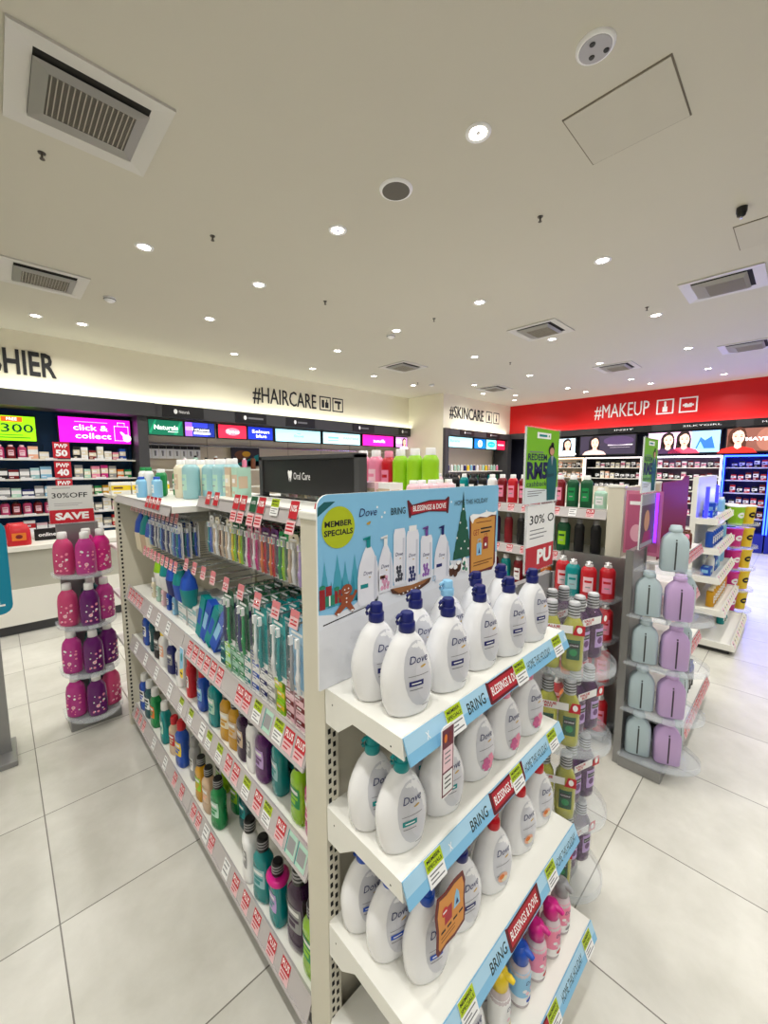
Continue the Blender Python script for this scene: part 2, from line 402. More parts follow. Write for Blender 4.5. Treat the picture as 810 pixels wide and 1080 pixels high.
lightbox((.635, 6.9, 1.905), (1, 0, 0), .85, .365, (226, 20, 205), 'magenta click and collect screen behind the cashier counter', seq(
    Rr(.22, .80, .66, .82, (255, 200, 245)), T('click &', .20, .50, .20, al='l', w=.46), T('collect', .22, .20, .20, al='l', w=.48),
    Rr(.75, .15, .955, .165, (255, 240, 255)), Rr(.75, .70, .955, .72, (255, 240, 255)), Rr(.75, .15, .757, .72, (255, 240, 255)), Rr(.948, .15, .955, .72, (255, 240, 255)),
    Rr(.80, .72, .805, .86, (255, 240, 255)), Rr(.90, .72, .905, .86, (255, 240, 255)), Rr(.80, .84, .905, .86, (255, 240, 255)),
    El(.93, .26, .06, .14, (255, 250, 255)), Po([(.83, .50), (.86, .50), (.95, .30), (.90, .22)], (255, 250, 255), 4)))
Z0, HB = 2.05, .24
lightbox((1.645, YL, Z0), (1, 0, 0), .49, HB, (6, 92, 66), 'dark green light box reading Naturals on the haircare wall', seq(
    Po([(0.03, .2), (.2, .95), (.25, .95), (.08, .1)], (20, 130, 90)), Po([(.7, .1), (.8, .1), (.97, .9), (.9, .9)], (20, 130, 90)), T('Naturals', .5, .38, .26, w=.66), Rr(.55, .24, .84, .29, (230, 240, 235))), 0.012)
lightbox((2.145, YL, Z0), (1, 0, 0), .47, HB, (48, 60, 190), 'violet to blue light box with white caption bars', seq(
    Rr(.03, .06, .25, .94, (150, 90, 230)), Rr(.75, .06, .97, .94, (20, 40, 130)), Rr(.04, .42, .28, .66, (220, 190, 250)), Rr(.28, .34, .82, .62, (24, 30, 60)), T('VITAMINS', .55, .40, .14, w=.5), Rr(.3, .2, .84, .34, (240, 240, 255))))
lightbox((2.655, YL, Z0), (1, 0, 0), .50, HB, (232, 36, 66), 'red light box reading Syoss on the haircare wall', seq(
    El(.5, .5, .25, .26, (246, 120, 140), 2), T('Syoss', .5, .40, .22, w=.42)))
lightbox((3.16, YL, Z0), (1, 0, 0), .49, HB, (20, 44, 170), 'deep blue light box reading Selsun blue', seq(T('Selsun', .5, .52, .22, w=.66), T('blue', .52, .20, .22, w=.4)))
lightbox((3.68, YL, Z0-.01), (1, 0, 0), 1.0, HB+.01, (160, 220, 232), 'widest pale blue light box with faint Dove wording', seq(T('Dove', .5, .42, .16, (84, 150, 176), w=.2), Rr(.46, .66, .54, .69, (84, 150, 176))), g=1.5)
lightbox((4.72, YL, Z0-.01), (1, 0, 0), .985, HB+.01, (176, 224, 232), 'pale blue light box with PANTENE wording beside the pink one', seq(Rr(.14, .48, .4, .62, (110, 170, 190)), Rr(.14, .3, .4, .36, (110, 170, 190)), T('PANTENE', .74, .46, .18, (110, 150, 170), w=.42)))
lightbox((5.76, YL, Z0-.01), (1, 0, 0), .96, HB+.02, (244, 26, 168), 'hot pink light box reading sunsilk', seq(T('sunsilk', .52, .36, .26, w=.38)))
lightbox((6.78, YL, Z0-.01), (1, 0, 0), .41, HB+.02, (214, 150, 216), 'small lilac light box with portrait, beside the wall corner', seq(Rr(.06, .42, .55, .62, (250, 230, 250)), Rr(.06, .7, .4, .78, (250, 230, 250)), Fa(.72, .5, .75, cloth=(240, 220, 240))))
lightbox((7.36, 5.60, 2.03), (1, 0, 0), 1.0, .26, (165, 222, 232), 'long pale blue light box reading Eucerin on skincare wall', seq(T('Eucerin', .28, .5, .2, (60, 130, 160), w=.36), Rr(.3, .26, .5, .34, (220, 90, 90)), Rr(.66, .45, .86, .58, (170, 226, 236))))
lightbox((8.42, 5.60, 2.03), (1, 0, 0), .52, .26, (10, 110, 190), 'blue skincare light box with round white mark', seq(El(.5, .5, .2, .34, (220, 240, 255)), Po([(.4, .3), (.48, .3), (.62, .7), (.54, .7)], (10, 110, 190), 5)))
lightbox((8.95, 5.60, 2.03), (1, 0, 0), .50, .26, (150, 226, 232), 'aqua skincare light box with teal bar', seq(El(.5, .5, .36, .28, (30, 160, 170), 2), Rr(.28, .44, .72, .56, (200, 240, 240))))
lightbox((9.46, 5.60, 2.03), (1, 0, 0), .42, .26, (226, 30, 70), 'red skincare light box at the right end of row', seq(Rr(.14, .44, .86, .58, (250, 190, 200))))
XM = 10.04
lightbox((XM, 4.28, 1.83), (0, -1, 0), .46, .46, (196, 220, 236), 'narrow light box with seated model on pale sky, left of dark one', seq(Fa(.55, .62, .62, cloth=(240, 240, 240)), Rr(.05, .06, .95, .2, (200, 170, 150))), .02)
lightbox((XM, 3.74, 1.86), (0, -1, 0), 1.18, .45, (50, 42, 60), 'dark light box with smiling model resting chin on hand', seq(
    El(.7, .7, .26, .22, (70, 52, 86), 2), Fa(.28, .6, .72, hair=(24, 16, 22), cloth=(226, 190, 180)), Rr(.52, .46, .94, .52, (190, 180, 190)), Rr(.56, .36, .9, .375, (170, 160, 170))), .02, g=1.1)
lightbox((XM, 2.36, 1.86), (0, -1, 0), 1.22, .45, (234, 178, 226), 'bright pink light box with two models and blue crystals', seq(
    Rr(.62, .04, .985, .96, (130, 178, 226)), Rr(.1, .6, .3, .63, (250, 225, 250)), Fa(.30, .58, .72, cloth=(50, 30, 60)), Fa(.52, .60, .74, cloth=(226, 60, 84)), Po([(.68, .2), (.74, .7), (.80, .55), (.88, .72), (.93, .2)], (40, 90, 190), 7), Po([(.7, .2), (.74, .5), (.79, .2)], (120, 180, 240), 8), Rr(.03, .04, .1, .2, (60, 60, 160))), .02, g=1.9)
lightbox((XM, 1.08, 1.86), (0, -1, 0), .72, .46, (120, 74, 62), 'brown light box with red-dressed model and MAYBELLINE lettering', seq(
    El(.8, .5, .2, .44, (150, 96, 80), 2), Fa(.24, .60, .78, hair=(70, 36, 24), cloth=(196, 36, 30)), T('MAYBELLINE', .40, .46, .13, al='l', w=.95, bold=.02)), .02, g=1.2)
lightbox((XM, .34, 1.86), (0, -1, 0), .8, .46, (110, 150, 190), 'blue-grey light box with yellow patch at the right edge', seq(Rr(.0, .06, .3, .3, (226, 226, 60)), Fa(.6, .5, .7)), .02)

# ================================================================ ceiling fittings
DIFF = mat('diffuser white', (205, 203, 196), .5); VOID = mat('vent void', (30, 28, 24), .9); GRL = mat('vent grille', (178, 172, 158), .5)
def vent_parts(dark=False):
    f = MB(); R = .285; q = .20
    o = [(-R, -R), (R, -R), (R, R), (-R, R)]; i = [(-q, -q), (q, -q), (q, q), (-q, q)]
    for k in range(4):
        j = (k+1) % 4
        f.add([(*o[k], -.012), (*o[j], -.012), (*i[j], .0-.002), (*i[k], -.002)], [(3, 2, 1, 0)], DIFF)
        f.add([(*o[k], -.012), (*o[j], -.012), (*o[j], 0), (*o[k], 0)], [(0, 1, 2, 3)], DIFF)
    n = MB(); q = .205
    n.box((-q, -q, -.003), (q, q, -.001), VOID)
    x0, x1, y0, y1 = -.155, .155, -.150, .105
    o2 = [(-q, -q+.030), (q, -q+.030), (q, q), (-q, q)]; i2 = [(x0, y0), (x1, y0), (x1, y1), (x0, y1)]
    d = MB()
    for k in range(4):
        j = (k+1) % 4
        d.add([(*o2[k], -.014), (*o2[j], -.014), (*i2[j], -.036), (*i2[k], -.036)], [(3, 2, 1, 0), (0, 1, 2, 3)], DIFF)
    g = MB()
    g.box((x0, y0, -.026), (x1, y1, -.024), VOID)
    nb = 16
    for k in range(nb):
        x = x0+(x1-x0)*(k+.5)/nb; g.box((x-.0018, y0, -.037), (x+.0018, y1, -.033), GRL)
    for k in range(26):
        y = y0+(y1-y0)*(k+.5)/26; g.box((x0, y-.0007, -.034), (x1, y+.0007, -.032), GRL)
    return [('surround', f.mesh('surround'), -1), ('neck', n.mesh('neck'), -1), ('deflector', d.mesh('deflector'), -1), ('grille', g.mesh('grille'), 2)]
VP = vent_parts()
for (x, y), l in zip([(.435, 2.40), (.435, 4.68), (4.80, .63), (4.80, 2.30), (7.40, .66), (4.90, 4.64), (7.41, 2.24), (7.55, 4.58)],
    ['large square air diffuser at top left, nearest on the ceiling', 'air diffuser at the left edge above the CASHIER lettering', 'air diffuser at right with blue-tinted edge, nearest on that side',
     'air diffuser in the middle of the ceiling, beyond the access panel', 'air diffuser at the right edge over the makeup area', 'air diffuser above the HAIRCARE icons', 'air diffuser in front of the MAKEUP lettering', 'farthest air diffuser, above the SKINCARE lettering']):
    put('air_diffuser', VP, (x, y, H), 0, l, 'air vent', 'square ceiling air diffusers')
LAMP = emitm('downlight lens', (255, 246, 228), 30)
def dl_parts(r=.045):
    a = MB(); a.loft([(0, r+.018, r+.018), (-.006, r+.016, r+.016), (-.008, r+.002, r+.002), (-.003, r-.004, r-.004)], WHITE, 24, caps=False)
    b = MB(); b.loft([(-.002, r, r), (-.004, r*.5, r*.5)], LAMP, 20)
    c = MB(); c.loft([(-.004, .012, .012), (-.009, .008, .008)], CHROME, 12)
    return [('trim_ring', a.mesh('trim_ring'), -1), ('lens', b.mesh('lens'), -1), ('reflector', c.mesh('reflector'), 1)]
DP = dl_parts()
DLS = []
for i, x in enumerate((-1.7, .05, 1.82, 3.57, 5.22, 6.95, 8.6)):
    for j, y in enumerate((-2.2, -1.05, .12, 1.23, 2.35, 3.50, 4.65)): DLS.append((x, y))
DLS += [(.92, 3.51), (.84, 5.82), (.44, 5.85), (2.6, 5.8), (3.9, 5.75), (5.0, 5.45), (6.1, 5.5), (7.9, 5.05), (9.2, 5.0), (9.3, 3.4), (9.3, 2.2), (9.3, 1.1), (9.3, -.1)]
DLS = [p for p in DLS if not any(abs(p[0]-a) < .35 and abs(p[1]-b) < .35 for a, b in [(.435, 2.40), (.435, 4.68), (4.80, .63), (4.80, 2.30), (7.40, .66), (4.90, 4.64), (7.41, 2.24), (7.55, 4.58), (.05, 3.5)])]
PWR = 9.4
for k, (x, y) in enumerate(DLS):
    vis = x > -.3 and y > -.3
    put('downlight', DP, (x, y, H), 0, 'small round white recessed downlight glowing in the ceiling', 'downlight', 'recessed ceiling downlights')
    L = D.lights.new('downlight_lamp', 'AREA'); L.shape = 'DISK'; L.size = .09; L.energy = PWR; L.color = (1, .985, .94); L.spread = math.radians(150)
    o = D.objects.new('downlight_lamp', L); COL.objects.link(o); o.location = (x, y, H-.02)
# speakers, detectors, sprinklers
def disc_thing(name, x, y, r, face_m, label, cat, h=.012, extra=None):
    a = MB(); a.loft([(0, r*1.16, r*1.16), (-h*.6, r*1.12, r*1.12), (-h, r*1.0, r*1.0)], WHITE, 28)
    b = MB(); b.loft([(-h*.9, r*.98, r*.98), (-h*1.15, r*.9, r*.9)], face_m, 28)
    parts = [('bezel', a.mesh('bezel'), -1), ('face', b.mesh('face'), -1)]
    if extra: parts.append(('sensor', extra.mesh('sensor'), -1))
    put(name, parts, (x, y, H), 0, label, cat)
disc_thing('ceiling_speaker', 1.82, 1.79, .085, mat('speaker mesh', (98, 94, 86), .7), 'round dark grey ceiling speaker in the middle of the ceiling', 'speaker')
ex = MB()
for dx, dy in ((.02, .02), (-.03, .0), (.03, -.03)): ex.loft([(-.014, .011, .011), (-.017, .009, .009)], BLACK, 10, c=(dx, dy, 0))
disc_thing('ceiling_sensor', 1.80, .69, .062, mat('sensor grey', (170, 168, 172), .5), 'round grey sensor disc with dark holes near the access panel', 'sensor', extra=ex)
def detector(x, y, label):
    a = MB(); a.loft([(0, .05, .05), (-.012, .052, .052), (-.03, .04, .04), (-.042, .022, .022)], WHITE, 20)
    b = MB(); b.loft([(-.016, .0525, .0525), (-.022, .049, .049)], mat('detector slot', (80, 78, 74), .7), 20, caps=False)
    put('smoke_detector', [('housing', a.mesh('housing'), -1), ('vent_slot', b.mesh('vent_slot'), 0)], (x, y, H), 0, label, 'smoke detector')
detector(.92, 4.76, 'white smoke detector beside the left diffuser above the cashier')
detector(3.64, 3.66, 'white smoke detector in the middle of the far ceiling')
detector(6.3, 5.2, 'white smoke detector above the corner beside SKINCARE lettering')
a = MB(); a.cyl((0, 0, -.03), .028, .03, BLACK); a.loft([(-.03, .026, .026), (-.05, .022, .022), (-.06, .008, .008)], BLACK, 16)
b = MB(); b.loft([(-.055, .012, .012), (-.066, .009, .009)], CHROME, 12)
put('ceiling_camera', [('housing', a.mesh('housing'), -1), ('lens', b.mesh('lens'), 0)], (3.50, .40, H), 0, 'small black camera under the ceiling beside the right access panel', 'camera')
SPM = mat('sprinkler metal', (92, 88, 80), .4, metal=.6)
def sprinkler():
    a = MB(); a.loft([(0, .03, .03), (-.006, .028, .028)], SPM, 16); a.cyl((0, 0, -.035), .008, .03, SPM); a.loft([(-.046, .02, .02), (-.043, .02, .02)], SPM, 14)
    for q in (-1, 1): a.tube([(q*.006, 0, -.02), (q*.014, 0, -.032), (q*.004, 0, -.045)], .002, SPM, 6)
    for k, v in enumerate(a.v): a.v[k] = (v[0]*.6, v[1]*.6, v[2]*.7)
    return [('sprinkler', a.mesh('sprinkler'), -1)]
SP = sprinkler()
for (x, y), l in zip([(1.23, 3.02), (2.46, 3.39), (3.59, 2.94), (4.91, 1.24), (6.0, 5.3), (.30, 2.87), (2.68, 1.32), (5.9, 3.3)],
    ['chrome sprinkler head right of the left downlight pair', 'chrome sprinkler head left of the middle of ceiling', 'chrome sprinkler head left of the central diffuser', 'chrome sprinkler head between the two right diffusers',
     'chrome sprinkler head near the far corner', 'chrome sprinkler head just below the large top left diffuser', 'chrome sprinkler head left of the right-hand downlight', 'chrome sprinkler head beyond the central diffuser']):
    put('ceiling_sprinkler', SP, (x, y, H), 0, l, 'sprinkler')
HATCH = mat('hatch board', (194, 190, 175), .85, noise=.03, nscale=9)
for (x0, y0, x1, y1), l in zip([(2.05, .495, 2.438, .913), (3.74, -.02, 4.15, .46)], ['square ceiling access hatch outlined in grey at top right', 'ceiling access hatch cut off by the right edge']):
    a = MB(); a.box((x0, y0, H-.006), (x1, y1, H), HATCH)
    r = a.build('ceiling_hatch'); props(r, l, 'access panel')
    b = MB(); e = .006; GAP = mat('hatch gap', (120, 112, 98), .9)
    b.box((x0-e, y0-e, H-.003), (x1+e, y0, H), GAP); b.box((x0-e, y1, H-.003), (x1+e, y1+e, H), GAP); b.box((x0-e, y0, H-.003), (x0, y1, H), GAP); b.box((x1, y0, H-.003), (x1+e, y1, H), GAP)
    b.build('rim', r)

# ================================================================ the central double-sided gondola
def slots(mb, x0, x1, y, z0, z1, normal='y', p=.025):
    z = z0; k = 0
    while z < z1:
        o = .0
        if normal == 'y': mb.box((x0, y-.0008, z), (x1, y+.001, z+.013), SLOT)
        else: mb.box((y-.0008, x0, z), (y+.001, x1, z+.013), SLOT)
        z += p; k += 1

XL, XR = .50, 1.21
# ---- endcap with the pump bottles
END = empty('endcap_shelving', (.855, .76, 0), 'white endcap shelving with four pale blue edged shelves of white pump bottles', 'shelving unit')
END_LOC = V3((.855, .76, 0))
def child(mb, name, parent, origin, bev=0):
    o = mb.build(name, parent, None, bev); o.data.transform(Matrix.Translation(-V3(origin))); return o
def sub(mb, name, parent, origin):
    return child(mb, name, parent, origin)
for xa, xb in ((XL, XL+.038), (XR-.038, XR)):
    m = MB(); m.box((xa, .715, 0), (xb, .80, 1.462), CREAM_METAL)
    slots(m, xa+.008, xa+.016, .715, .04, 1.06); slots(m, xa+.022, xa+.030, .715, .0525, 1.06)
    o = child(m, 'upright', END, END_LOC, .002)
    c = MB(); c.box((xa-.004, .7125, 1.462), (xb+.002, .804, 1.482), WHITE_METAL); child(c, 'end_cap', o, END_LOC, .004)
m = MB(); m.box((XL+.038, .74, .05), (XR-.038, .77, 1.462), CREAM_METAL); child(m, 'back_panel', END, END_LOC)
RB1 = mat('rail print blue', (128, 186, 222), .35); RB2 = mat('rail print pale blue', (168, 208, 232), .35); BANNER = mat('banner red', (172, 28, 44), .5); BANDK = mat('banner dark red', (96, 14, 26), .5)
DINK = mat('dark green ink', (30, 50, 52), .6)
def lime_tag(pr, w=.052, h=.05, two=True):
    pr.rect(0, 0, w, h, PW, 1); pr.rect(0, h*.52, w, h, LIME, 2)
    pr.text('MEMBER', w/2, h*.80, h*.12, INK, w=w*.8, L=3, al='c', bold=.015); pr.text('SPECIALS', w/2, h*.60, h*.12, INK, w=w*.86, L=3, al='c', bold=.015)
    for k in range(3): pr.rect(w*.1, h*(.38-.13*k), w*(.9 if k != 1 else .6), h*(.43-.13*k), INKG, 2)
def red_tag(pr, w=.05, h=.05, t='PLUS'):
    pr.rect(0, 0, w, h, TAGPINK, 1); pr.rect(0, h*.45, w, h, TAGRED, 2)
    pr.text(t, w/2, h*.58, h*.26, INKW, w=w*.8, L=3, al='c', bold=.02)
    for k in range(2): pr.rect(w*.1, h*(.30-.16*k), w*(.85 if k == 0 else .6), h*(.36-.16*k), TAGRED, 2)
def white_tag(pr, w=.05, h=.05):
    pr.rect(0, 0, w, h, PW, 1)
    for k in range(3): pr.rect(w*.1, h*(.75-.25*k), w*(.9-.2*(k % 2)), h*(.83-.25*k), INKG, 2)
def teal_tag(pr, w=.05, h=.05):
    pr.rect(0, 0, w, h, card('mint'), 1); pr.rect(w*.12, h*.2, w*.88, h*.75, card('grey'), 2); pr.rect(0, 0, w*.08, h, card('teal'), 2)

def end_shelf(z, yf, tags, words, yb=.715):
    sh = MB(); sh.box((XL+.004, yf+.024, z-.012), (XR-.004, yb, z), WHITE_METAL); sh.box((XL+.004, yf+.02, z-.04), (XR-.004, yf+.03, z-.001), WHITE_METAL)
    so = child(sh, 'shelf', END, END_LOC)
    for x in (XL, XR-.004):
        b = MB(); b.prism([(yb-.004, z), (yb-.004, z-.085), (yb-.05, z-.085), (yb-.10, z-.042), (yf+.016, z-.042), (yf+.02, z)], (x, 0, 0), (0, 1, 0), (0, 0, 1), (.004, 0, 0), WHITE_METAL)
        for q in (yf+.05, yb-.03): b.loft([(0, .002, .002), (.0006, .002, .002)], SLOT, 8, X=Matrix.Translation((x-.0003, q, z-.03)) @ Matrix.Rotation(PI/2, 4, 'Y'))
        sub(b, 'bracket', so, END_LOC)
    o = V3((XL, yf-.002, z-.044)); u = V3((1, 0, 0)); v = V3((0, .020, .046)).normalized(); n = u.cross(v); h = .050; W = XR-XL
    r = MB(); r.prism([(0, 0), (W, 0), (W, h), (0, h)], o-n*.003, u, v, n*.003, RB1)
    pr = Pr(r, o, u, v); pr.rect(0, 0, W, h*.42, RB1, 1); pr.rect(0, h*.42, W, h, RB2, 1)
    for kind, x in words:
        if kind == 'BRING': pr.text('BRING', x, h*.28, h*.44, DINK, w=.068, bold=.01)
        elif kind == 'BAN':
            pr.poly([(x, h*.08), (x+.006, h*.02), (x+.155, h*.06), (x+.162, h*.16), (x+.166, h*.98), (x+.155, h*1.0), (x+.012, h*.96), (x+.002, h*1.02)], BANDK, 2)
            pr.poly([(x+.010, h*.16), (x+.152, h*.16), (x+.154, h*.9), (x+.012, h*.88)], BANNER, 3)
            pr.text('BLESSINGS & DOVE', x+.016, h*.34, h*.36, INKW, w=.132, L=4, bold=.015)
        elif kind == 'HOME': pr.text('HOME THIS HOLIDAY', x, h*.30, h*.40, DINK, w=.135, bold=0)
        elif kind == 'FLAKE':
            for a in (0, 1.05, 2.1): pr.poly([(x-.008*math.cos(a), h*.6-.008*math.sin(a)), (x-.008*math.cos(a)+.002, h*.6-.008*math.sin(a)), (x+.008*math.cos(a)+.002, h*.6+.008*math.sin(a)), (x+.008*math.cos(a), h*.6+.008*math.sin(a))], INKW, 2)
    sub(r, 'price_rail', so, END_LOC)
    for x in tags:
        t = MB(); p = o+u*x+n*.001-v*.002; t.prism([(0, 0), (.052, 0), (.052, .053), (0, .053)], p, u, v, n*.0012, PW)
        lime_tag(Pr(t, p+n*.0012, u, v), .052, .053); sub(t, 'price_tag', so, END_LOC)
    return so
s1 = end_shelf(1.085, .451, (.118, .395, .615), [('FLAKE', .06), ('BRING', .19), ('BAN', .27), ('HOME', .46), ('FLAKE', .7)])
s2 = end_shelf(.790, .451, (.06, .400, .615), [('FLAKE', .14), ('BRING', .215), ('BAN', .30), ('HOME', .47)])
s3 = end_shelf(.480, .390, (.10, .500,), [('BRING', .215), ('BAN', .29), ('HOME', .56), ('FLAKE', .05)])
s4 = end_shelf(.200, .325, (.12, .40, .63), [('BRING', .2), ('BAN', .28), ('HOME', .475)])
m = MB(); m.box((XL+.02, .37, 0), (XR-.02, .715, .155), CREAM_METAL); child(m, 'plinth', END, END_LOC)

# hanging shelf talkers on the rails
t = MB(); o = V3((.632, .444, 1.005)); u = V3((1, 0, 0)); v = V3((0, .006, 1)).normalized(); n = u.cross(v)
TW, TH = .040, .150; o = V3((.575, .438, .935))
t.prism([(0, .006), (.006, 0), (TW-.006, 0), (TW, .006), (TW, TH-.008), (TW-.01, TH), (.006, TH), (0, TH-.006)], o, u, v, -n*.0015, mat('talker edge', (240, 236, 238), .5))
pr = Pr(t, o, u, v); pr.rect(.002, .004, TW-.002, TH-.006, mat('talker maroon', (104, 30, 56), .5)); pr.rect(.005, .008, TW-.005, .052, PW, 2); pr.rect(.005, .056, TW-.005, .104, mat('talker blush', (240, 206, 214), .5), 2)
for k in range(3): pr.rect(.010, .020+.01*k, TW-.010, .023+.01*k, INK, 3)
for k in range(3): pr.rect(.010, .072+.01*k, TW-.012, .075+.01*k, INKG, 3)
pr.ell(.012, .125, .005, .009, card('orange'), 3); pr.ell(.026, .123, .006, .012, card('dark red'), 3)
props(t.build('hanging_shelf_talker'), 'narrow maroon and white shelf talker hanging from the top blue rail', 'shelf talker')
t = MB(); o = V3((.560, .430, .605)); TW, TH = .098, .128; v = V3((0, .03, 1)).normalized(); n = u.cross(v)
sc = [(0, .01), (.004, 0), (.03, .004), (.06, 0), (.095, .006), (TW, .03), (.095, .06), (TW, .10), (.09, .125), (.06, .128), (.03, .122), (.004, .126), (-.003, .09), (.002, .05)]
t.prism(sc, o, u, v, -n*.002, mat('talker dark red', (104, 26, 22), .5)); pr = Pr(t, o, u, v)
pr.poly([(.006+a*.88, .008+b*.875) for a, b in sc], mat('gingerbread orange', (218, 146, 66), .55), 1)
pr.rect(.026, .052, .050, .086, BANNER, 2); pr.ell(.026, .083, .009, .010, mat('bauble red', (206, 40, 44), .5), 3); pr.rect(.020, .081, .032, .085, INKW, 4)
pr.poly([(.056, .064), (.078, .064), (.074, .092), (.066, .104), (.060, .092)], card('light blue'), 2); pr.poly([(.062, .070), (.067, .084), (.073, .070)], card('navy'), 3)
for k in range(4): pr.rect(.014+.020*k, .040, .028+.020*k, .045, INK, 2)
for k in range(2): pr.rect(.014, .030-.008*k, .06, .032-.008*k, mat('brown ink', (120, 60, 20), .6), 2)
props(t.build('hanging_shelf_talker'), 'orange scallop-edged holiday talker with red gift bag, hanging from a lower rail', 'shelf talker')

# ---- printed header board
HB_ = MB(); HW, HH = .732, .436; HO = V3((.481, .706, 1.086)); HDZ = -.016
rc = [(0, 0), (HW, 0), (HW, HH-.006), (HW-.006, HH)] + [(.03-.028*math.sin(a), HH-.028+.028*math.cos(a)) for a in (0, .4, .8, 1.2, PI/2)]
SKYB = mat('print sky blue', (132, 192, 228), .4); SNOW = mat('print snow', (226, 229, 236), .4); TEALP = mat('print teal trees', (40, 136, 160), .45); TEAL2 = mat('print pale teal trees', (70, 160, 184), .45)
HB_.prism(rc, HO, (1, 0, 0), (0, 0, 1), (0, .005, 0), PW)
pr = Pr(HB_, HO+V3((0, -.0002, HDZ)), (1, 0, 0), (0, 0, 1), .0002)
q = -HDZ
pr.poly([(a, b+q) for a, b in rc], SKYB, 1)
pr.poly([(0, q), (HW, q), (HW, .226), (.66, .225), (.60, .232), (.52, .228), (.47, .236), (.40, .225), (.30, .218), (.2, .205), (.13, .205), (.10, .19), (.05, .18), (0, .19)], SNOW, 2)
SN2 = mat('print snow shade', (222, 224, 230), .4)
pr.poly([(0, q), (HW, q), (HW, .15), (.5, .17), (.16, .16), (0, .155)], SN2, 3)
pr.poly([(.012, .162), (.165, .178), (.165, .180), (.012, .165)], INK, 4)
pr.poly([(.002, .405), (.05, .436), (.02, .436), (.004, .425)], mat('print pine', (20, 90, 96), .5), 2)
def pine(x, b, w, h, m, L, tiers=4):
    pts = []
    for k in range(tiers): pts += [(x-w*(1-k/tiers)*.5, b+h*k/tiers*.95), (x-w*(1-(k+1)/tiers)*.5-w*.05, b+h*(k+.75)/tiers*.95)]
    r = [(2*x-a, c) for a, c in pts][::-1]
    pr.poly(pts+[(x, b+h)]+r, m, L)
for x, b, w, h in ((.018, .20, .034, .107), (.053, .20, .045, .118), (.075, .2, .035, .10), (.103, .2, .042, .112), (.13, .2, .03, .09)): pine(x, b, w, h, TEAL2, 4)
for x, b, w, h in ((.035, .2, .02, .06), (.066, .2, .022, .065), (.085, .2, .018, .055), (.098, .2, .024, .065), (.115, .2, .02, .07), (.16, .21, .03, .06), (.46, .22, .03, .04), (.60, .225, .03, .05), (.7, .225, .03, .07)): pine(x, b, w, h, TEALP, 5)
# lime roundel
OLIVE = mat('roundel lime', (176, 190, 26), .45)
pr.ell(.058, .378, .046, .047, OLIVE, 6, 32); pr.text('MEMBER', .058, .381, .012, INK, w=.076, L=7, al='c', bold=.03); pr.text('SPECIALS', .058, .361, .012, INK, w=.080, L=7, al='c', bold=.03)
NAVYI = mat('navy print', (24, 34, 96), .45); GOLDP = mat('gold print', (196, 160, 74), .4)
pr.text('Dove', .117, .396, .019, NAVYI, w=.055, L=6, shear=.25); pr.ell(.146, .378, .006, .003, GOLDP, 6, a0=.5); pr.ell(.150, .381, .004, .002, GOLDP, 6)
for x, y in ((.175, .415), (.19, .39), (.2, .4), (.47, .41), (.66, .37)): pr.ell(x, y, .003, .003, INKW, 4, 8)
pr.text('BRING', .222, .392, .017, DINK, w=.052, L=6, bold=.01)
pr.poly([(.280, .425), (.288, .380), (.294, .378), (.296, .384), (.37, .390), (.446, .384), (.45, .378), (.456, .380), (.46, .424), (.455, .428), (.44, .419), (.37, .421), (.30, .412), (.286, .426)], BANDK, 6)
pr.poly([(.292, .407), (.297, .387), (.37, .393), (.445, .387), (.449, .415), (.37, .417), (.30, .408)], BANNER, 7)
pr.text('BLESSINGS & DOVE', .303, .395, .014, INKW, w=.140, L=8, bold=.02)
pr.text('HOME THIS HOLIDAY', .486, .398, .0145, DINK, w=.178, L=9)
# christmas tree
pine(.530, .235, .095, .185, mat('print tree green', (18, 86, 66), .5), 7, 6); pr.rect(.527, .215, .534, .24, mat('print trunk', (70, 46, 34), .5), 6); pr.poly([(.526, .41), (.534, .41), (.530, .44)], mat('print tree tip', (30, 60, 70), .5), 7)
for x, y in ((.53, .385), (.515, .345), (.55, .325), (.50, .30), (.54, .285), (.522, .265), (.56, .26)): pr.ell(x, y, .0035, .0035, INKW, 8, 8)
# printed bottles on the log
PB = mat('print bottle white', (232, 232, 240), .4); PS = mat('print bottle shade', (206, 208, 220), .4)
def pbottle(xc, yb, w, yt, cap, bar, tall=False, capw=.012, motif=None):
    h = yt-yb; W = w/2
    pts = [(-.8*W, 0), (-W, .08*h), (-W, .5*h)] + ([(-W, .9*h), (-.8*W, h), (.8*W, h), (W, .9*h)] if tall else [(-.85*W, .7*h), (-.5*W, .9*h), (-.25*W, h), (.25*W, h), (.5*W, .9*h), (.85*W, .7*h)]) + [(W, .5*h), (W, .08*h), (.8*W, 0)]
    pr.poly([(xc+a, yb+b) for a, b in pts], PB, 10); pr.poly([(xc+a*.16+W*.66, yb+b*.86+h*.05) for a, b in pts if b < .95*h], PS, 11)
    if cap:
        pr.rect(xc-capw/2, yt-.002, xc+capw/2, yt+.020, cap, 11)
        pr.poly([(xc-capw*.5, yt+.024), (xc+capw*.55, yt+.026), (xc+capw*.55, yt+.018), (xc-capw*1.4, yt+.018), (xc-capw*1.4, yt+.022)], cap, 11)
    pr.text('Dove', xc-W*.1, yb+h*.52, .0095, NAVYI, w=min(.026, w*.6), L=12, shear=.25, al='c'); pr.ell(xc+W*.1, yb+h*.47, .003, .0015, GOLDP, 12)
    if bar: pr.rect(xc-W*.75, yb+h*.30, xc-W*.05, yb+h*.37, bar, 12)
    if motif: 
        for k in range(9): pr.ell(xc-W*.5+W*.12*k*(1 if k % 2 else .8), yb+h*(.10+.07*((k*3) % 4)), .005, .006, motif, 12, 8)
pbottle(.145, .182, .068, .322, card('teal'), card('teal'))
pbottle(.202, .20, .052, .318, pm('white'), card('brown'), motif=mat('print pink', (226, 160, 190), .4))
